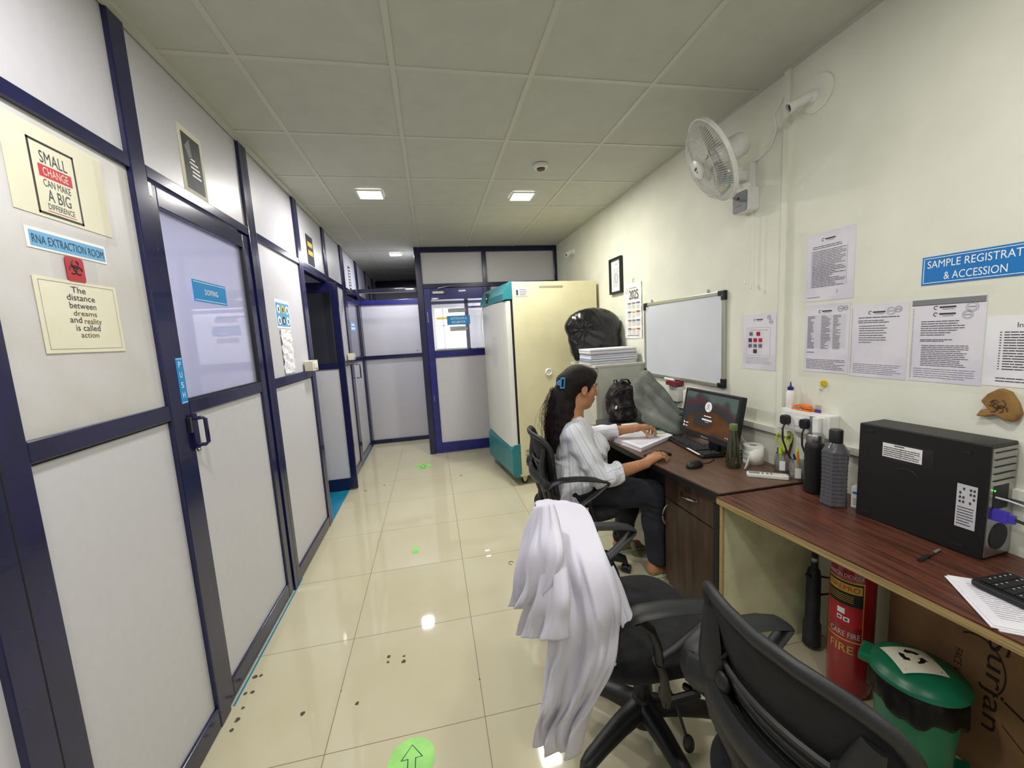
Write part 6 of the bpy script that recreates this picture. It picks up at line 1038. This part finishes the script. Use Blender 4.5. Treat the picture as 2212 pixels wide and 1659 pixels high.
# arms
S.chain([(SH_R[0], SH_R[1], SH_R[2]-.02), EL_R], [.046, .044], .02); S.chain([EL_R, (.95, 2.03, .705), WR_R], [.043, .042, .0275], .02, fl=(1, 1, 1))
S.chain([(SH_L[0], SH_L[1], SH_L[2]-.02), EL_L], [.045, .042], .02); S.chain([EL_L, (1.10, 2.50, .815), WR_L], [.041, .040, .026], .02)
# right hand resting palm down on the desk edge
def finger(pts, r): S.chain(pts, [r, r*.96, r*.9, r*.78][:len(pts)], .004)
S.cap(WR_R, (1.195, 2.025, .772), .025, .026, .015, fl=(1, 1.25, .85)); 
MC = [(1.216, 2.052, .7835), (1.222, 2.032, .787), (1.221, 2.011, .785), (1.214, 1.992, .779)]
for i, m_ in enumerate(MC): S.cap((1.16, 2.035-.008*i, .757), m_, .016, .0120, .010)
for m_, (dx, dy, k) in zip(MC, ((.030, .006, 1.0), (.032, .002, 1.06), (.031, -.002, 1.0), (.026, -.005, .85))):
    m_ = np.array(m_); finger([m_, m_+np.array((dx*k, dy, -.002)), m_+np.array((dx*1.55*k, dy*1.5, -.017)), m_+np.array((dx*1.45*k, dy*1.6, -.028+.004*(k < .9)))], .0092 if k > .9 else .0080)
finger([(1.165, 2.055, .760), (1.192, 2.074, .766), (1.222, 2.083, .764), (1.243, 2.083, .7605)], .0105)
# left hand: pinching the top sheet, fingers hanging down
S.cap(WR_L, (1.372, 2.435, .842), .024, .024, .015, fl=(1, 1.25, .85))
ML = [(1.402, 2.412, .834), (1.410, 2.430, .836), (1.407, 2.448, .833), (1.398, 2.465, .827)]
for i, m_ in enumerate(ML): S.cap((1.345, 2.43+.008*i, .838), m_, .016, .0115, .010)
for m_, (dx, dy, k) in zip(ML, ((.022, -.012, .98), (.026, -.006, 1.04), (.022, .0, .98), (.018, .004, .85))):
    m_ = np.array(m_); finger([m_, m_+np.array((dx, dy*.5, -.013*k)), m_+np.array((dx*1.25, dy, -.034*k)), m_+np.array((dx*1.0, dy*1.4, -.049*k))], .0088 if k > .9 else .0076)
finger([(1.345, 2.415, .826), (1.358, 2.398, .810), (1.358, 2.385, .796), (1.360, 2.376, .7855)], .0100)
mb = MB().use('skin'); V, F = S.mesh(mb, 1); mb.mats.append('lips')
c = V[F].mean(1)-HC; lx, ly, lz = c @ HX, c @ HY, c @ HZ
lip = (lx > .082) & (abs(ly) < .021) & (lz < -.0495) & (lz > -.0735) & (lx+.0*lz > .084)
mb.m = [1 if q else 0 for q in lip]; body = mb.build('body', pr, smooth=180)
del S
# eyebrows, lashes, nails
b = MB().use('brow')
for sg in (-1, 1): b.tube([h(.090, .014*sg, .0355), h(.086, .028*sg, .041), h(.073, .047*sg, .038)], [.0022, .0030, .0014], 6)
b.build('eyebrows', pr); b = MB().use('brow')
for sg in (-1, 1): b.tube([h(.0852, .021*sg, .0045), h(.0860, .032*sg, .0035), h(.0805, .043*sg, .0060)], [.0009, .0014, .0010], 5)
b.build('eyelashes', pr)
b = MB().use('nail')
for p, r in (((1.3625, 2.3695, .7895), (.004, .003, .006)), ((1.270, 2.030, .762), (.003, .0055, .005)), ((1.268, 2.010, .760), (.003, .0055, .005))): b.ell(p, r, 10, 6)
b.build('nails', pr, smooth=True)
b = MB().use('thread_orange'); b.tube([np.array(WR_L)+np.array((-.03, .0, -.002))+.0295*(np.array((0, 1, 0))*math.cos(a)+np.array((.12, 0, 1))*math.sin(a)*.95) for a in [.4*k for k in range(16)]], .0018, 5, True); b.build('wrist_thread', pr)
# blouse
S = SDF((.54, 1.93, .38), (1.26, 2.64, 1.08), .0052)
S.ell((.782, 2.27, .60), (.152, .185, .135), .04); S.cap((.800, 2.27, .66), (.815, 2.275, .86), .138, .118, .06, fl=(1, 1.25, 1)); S.ell((.755, 2.27, .85), (.085, .13, .12), .06)
S.ell((.915, 2.205, .812), (.080, .075, .090), .05); S.ell((.915, 2.35, .812), (.078, .075, .090), .05); S.ell((.885, 2.28, .68), (.125, .14, .12), .05)
S.cap((.785, 2.17, .915), (.808, 2.38, .915), .076, .076, .06); S.cap((.80, 2.275, .93), (.815, 2.275, .995), .080, .058, .05)
S.ell((.735, 2.27, .53), (.115, .19, .10), .04)
S.chain([SH_R, (.815, 2.072, .81), EL_R], [.066, .060, .054], .035); S.chain([(EL_R[0]-.004, EL_R[1], EL_R[2]), (.94, 2.03, .700), (.992, 2.028, .716)], [.057, .053, .057], .03)
S.chain([SH_L, (.87, 2.47, .87), EL_L], [.066, .060, .056], .025); S.chain([EL_L, (1.10, 2.50, .815), (1.185, 2.475, .825)], [.054, .047, .045], .03)
def wr(X, Y, Z):
    A = .006*np.sin(55*Z+18*X+6*np.sin(14*X))*np.exp(-((X-.70)/.09)**2)*np.clip((1.0-Z)*6, 0, 1)
    B = .007*np.sin(85*(X-.6*Z)+9*np.sin(16*Z)+4*Y)*np.exp(-(((X-.93)/.10)**2+((Z-.75)/.09)**2))
    C = .005*np.sin(48*X-70*Z+5*np.sin(20*Y))*np.exp(-(((X-.78)/.1)**2+((Z-.60)/.12)**2)); D_ = .003*np.sin(30*X+40*Z+8*np.sin(9*Y))
    E_ = .006*np.exp(-((Z-.74-.12*(X-.68))**2)/.00018)*np.exp(-((X-.68)/.10)**2)
    return A+B+C+D_-E_
S.warp(wr)
for p, n_, lo, hi in (((.990, 2.03, .70), (1, 0, .15), (.945, 1.93, .60), (1.26, 2.15, .83)), ((1.185, 2.47, .82), (1, -.1, 0), (1.14, 2.38, .7), (1.26, 2.64, .95)), ((.7, 2.2, .455), (.45, 0, -1), (.54, 1.93, .38), (1.1, 2.64, .62)), ((.815, 2.275, 1.006), (-.35, 0, 1), (.70, 2.12, .93), (.95, 2.43, 1.08))): S.plane(p, n_, lo, hi)
S.cap((.812, 2.275, .955), (.87, 2.275, 1.06), .052, .062, .01, 'sub'); S.cap((.975, 2.029, .712), (1.05, 2.026, .728), .043, .048, .004, 'sub'); S.cap((1.17, 2.478, .824), (1.24, 2.46, .83), .037, .042, .006, 'sub')
mb = MB().use('shirt'); V, F = S.mesh(mb, 1); o = mb.build('blouse', pr, smooth=180)
def seg_ang(V, a, b, up):
    a, b = np.array(a), np.array(b); d = (b-a)/np.linalg.norm(b-a); L = np.linalg.norm(b-a); t = np.clip((V-a) @ d, 0, L); q = V-a-t[:, None]*d; u = np.array(up, float); u -= d*(u @ d); u /= np.linalg.norm(u); w_ = np.cross(d, u); return np.arctan2(q @ w_, q @ u), np.linalg.norm(q, axis=1)
aR1, dR1 = seg_ang(V, SH_R, EL_R, (1, 0, .3)); aR2, dR2 = seg_ang(V, EL_R, (1.0, 2.03, .72), (-.3, 0, 1)); aL, dL = seg_ang(V, SH_L, EL_L, (1, 0, .3)); aL2, dL2 = seg_ang(V, EL_L, (1.2, 2.47, .82), (-.3, 0, 1))
th_ = np.arctan2(V[:, 1]-2.27, V[:, 0]-.78)*2.8+.45*(V[:, 2]-.8)
st_v = th_.copy(); inR1 = (dR1 < .078) & (V[:, 1] < 2.115); st_v[inR1] = aR1[inR1]*1.5+.2; inR2 = (dR2 < .068) & (V[:, 1] < 2.10) & (dR2 < dR1); st_v[inR2] = aR2[inR2]*1.5+.2
inL = (dL < .07) & (V[:, 1] > 2.46); st_v[inL] = aL[inL]*1.8; inL2 = (dL2 < .06) & (V[:, 1] > 2.42) & (V[:, 0] > 1.0); st_v[inL2] = aL2[inL2]*1.8
at_ = o.data.attributes.new('stripe', 'FLOAT', 'POINT'); at_.data.foreach_set('value', st_v.astype(np.float32)); del S
# trousers
S = SDF((.55, 1.96, .05), (1.36, 2.58, .70), .006)
S.ell((.785, 2.27, .575), (.135, .175, .11), .05)
for hp, kn, an in (((.77, 2.19, .56), (1.232, 2.112, .510), (1.255, 2.10, .115)), ((.77, 2.35, .56), (1.20, 2.40, .515), (1.18, 2.42, .10))):
    S.chain([hp, (1.0, (hp[1]+kn[1])/2, .545), kn], [.105, .096, .080], .04); S.chain([kn, (kn[0]+.012, kn[1], .32), an], [.080, .072, .064], .03)
    S.plane((1.2, 2.1, .075), (0, 0, -1), (1.0, kn[1]-.12, .03), (1.36, kn[1]+.12, .2)); S.cap((an[0]-.01, an[1], .04), (an[0]-.01, an[1], .12), .046, .046, .01, 'sub')
S.warp(lambda X, Y, Z: .0035*np.sin(60*X+50*Z+8*np.sin(14*Z))*np.exp(-(((X-1.18)/.10)**2+((Z-.44)/.08)**2))+.0022*np.sin(34*Z+20*X+3*np.sin(25*Y)))
mb = MB().use('trousers'); S.mesh(mb, 1); mb.build('trousers', pr, smooth=180); del S
# slippers
for an in ((1.235, 2.10), (1.17, 2.42)):
    MB().use('sandal').fbox(FR((an[0], an[1], 0), (1, -.03, 0), (.03, 1, 0)), -.065, .170, -.043, .043, .001, .014).build('slipper', pr, bevel=.006); MB().use('sandal').tube([(an[0]+.07, an[1]-.046, .012), (an[0]+.065, an[1]-.03, .060), (an[0]+.06, an[1], .072), (an[0]+.065, an[1]+.03, .060), (an[0]+.07, an[1]+.046, .012)], .006, 8, flat=(3, 1)).build('slipper_strap', pr, smooth=True)
# hair: cap plus ponytail mass
S = SDF((.56, 2.06, .76), (1.02, 2.46, 1.33), .0042)
S.ell(h(-.028, 0, .045), (.105, .086, .093), .01, HR); S.ell(h(-.085, 0, -.01), (.045, .065, .065), .03, HR)
S.ell(h(.030, 0, .085), (.055, .062, .045), .02, HR)
# hairline: carve the face, keep a side sweep down to the ear
S.ell(h(.150, 0, -.010), (.088, .20, .086), .012, HR, 'sub'); S.ell(h(.055, 0, -.075), (.075, .2, .065), .012, HR, 'sub')
for sg in (-1, 1): S.ell(h(-.004, .092*sg, -.010), (.023, .022, .033), .006, HR, 'sub'); S.cap(h(.028, .066*sg, .012), h(.022, .068*sg, -.014), .009, .004, .006)
CP = h(-.118, 0, .030)
S.cap(h(-.085, -.02, .035), CP, .04, .032, .03)
S.chain([CP, (.715, 2.262, 1.13), (.690, 2.24, 1.05), (.678, 2.215, .97), (.655, 2.19, .89), (.650, 2.175, .82)], [.030, .040, .043, .038, .024, .009], .03, fl=(1, 1.0, 1))
S.chain([h(-.080, -.02, -.03), (.765, 2.25, 1.065), (.745, 2.235, 1.01), (.715, 2.215, .96), (.685, 2.20, .90)], [.048, .044, .036, .026, .014], .03)
S.warp(lambda X, Y, Z: np.where((Z > 1.08) & (X > .735), .0006, .0038)*np.sin(95*Y+10*np.sin(13*Z)+50*X))
mb = MB().use('hair'); S.mesh(mb, 1); hair = mb.build('hair', pr, smooth=180); del S
b = MB().use('hair_strand'); R_ = random.Random(9)
for k in range(520):
    wv = R_.uniform(0, 6.28); sp = R_.gauss(0, 1); yy = R_.gauss(0, .018); out = abs(R_.gauss(0, .016)) if k % 3 else abs(R_.gauss(0, .034)); L_ = R_.uniform(.17, .34); st_z = R_.uniform(1.06, 1.19); P = []
    for i in range(13):
        s = i/12; z = st_z-L_*s; cx = .712-.055*min(1, (1.17-z)/.28)+.012*sp*s; rad = .034+out*math.sin(math.pi*min(1, s*.85+.1))
        ang_ = 2.6+1.1*sp*.6; P.append((cx+rad*math.cos(ang_)*(.9)+.0065*s*math.sin(20*s+wv), 2.262-.075*min(1, (1.17-z)/.33)+yy*(1+s)+rad*math.sin(ang_)*.7+.006*s*math.cos(17*s+wv), z))
    b.tube(P, [.0007]*10+[.0006, .0005, .0003], 3)
b.build('hair_strands', hair)
# hair clip
b = MB().use('clip_blue'); c0 = CP+np.array((-.022, -.048, -.012)); FC = FR(c0, (.94, -.34, .0), (.10, 0, 1))
for n0_ in (.0, -.085):
    for a in ((-.014, .014, -.032, -.023), (-.014, .014, .023, .032), (-.014, -.006, -.023, .023), (.006, .014, -.023, .023)): b.fbox(FC, *a, n0_, n0_+.012)
b.fbox(FC, -.026, -.012, -.014, .016, -.080, .008); b.fbox(FC, -.034, -.022, -.010, .008, -.030, .006)
b.build('hair_clip', pr, bevel=.002)
# lanyard strap hanging at her waist
b = MB().use('label_silver'); q = np.array((.80, 2.035, .55)); b.fbox(FR(q, (1, 0, -.1), (-.1, 0, -1)), -.008, .008, -.03, .02, 0, .003); b.build('lanyard', pr)
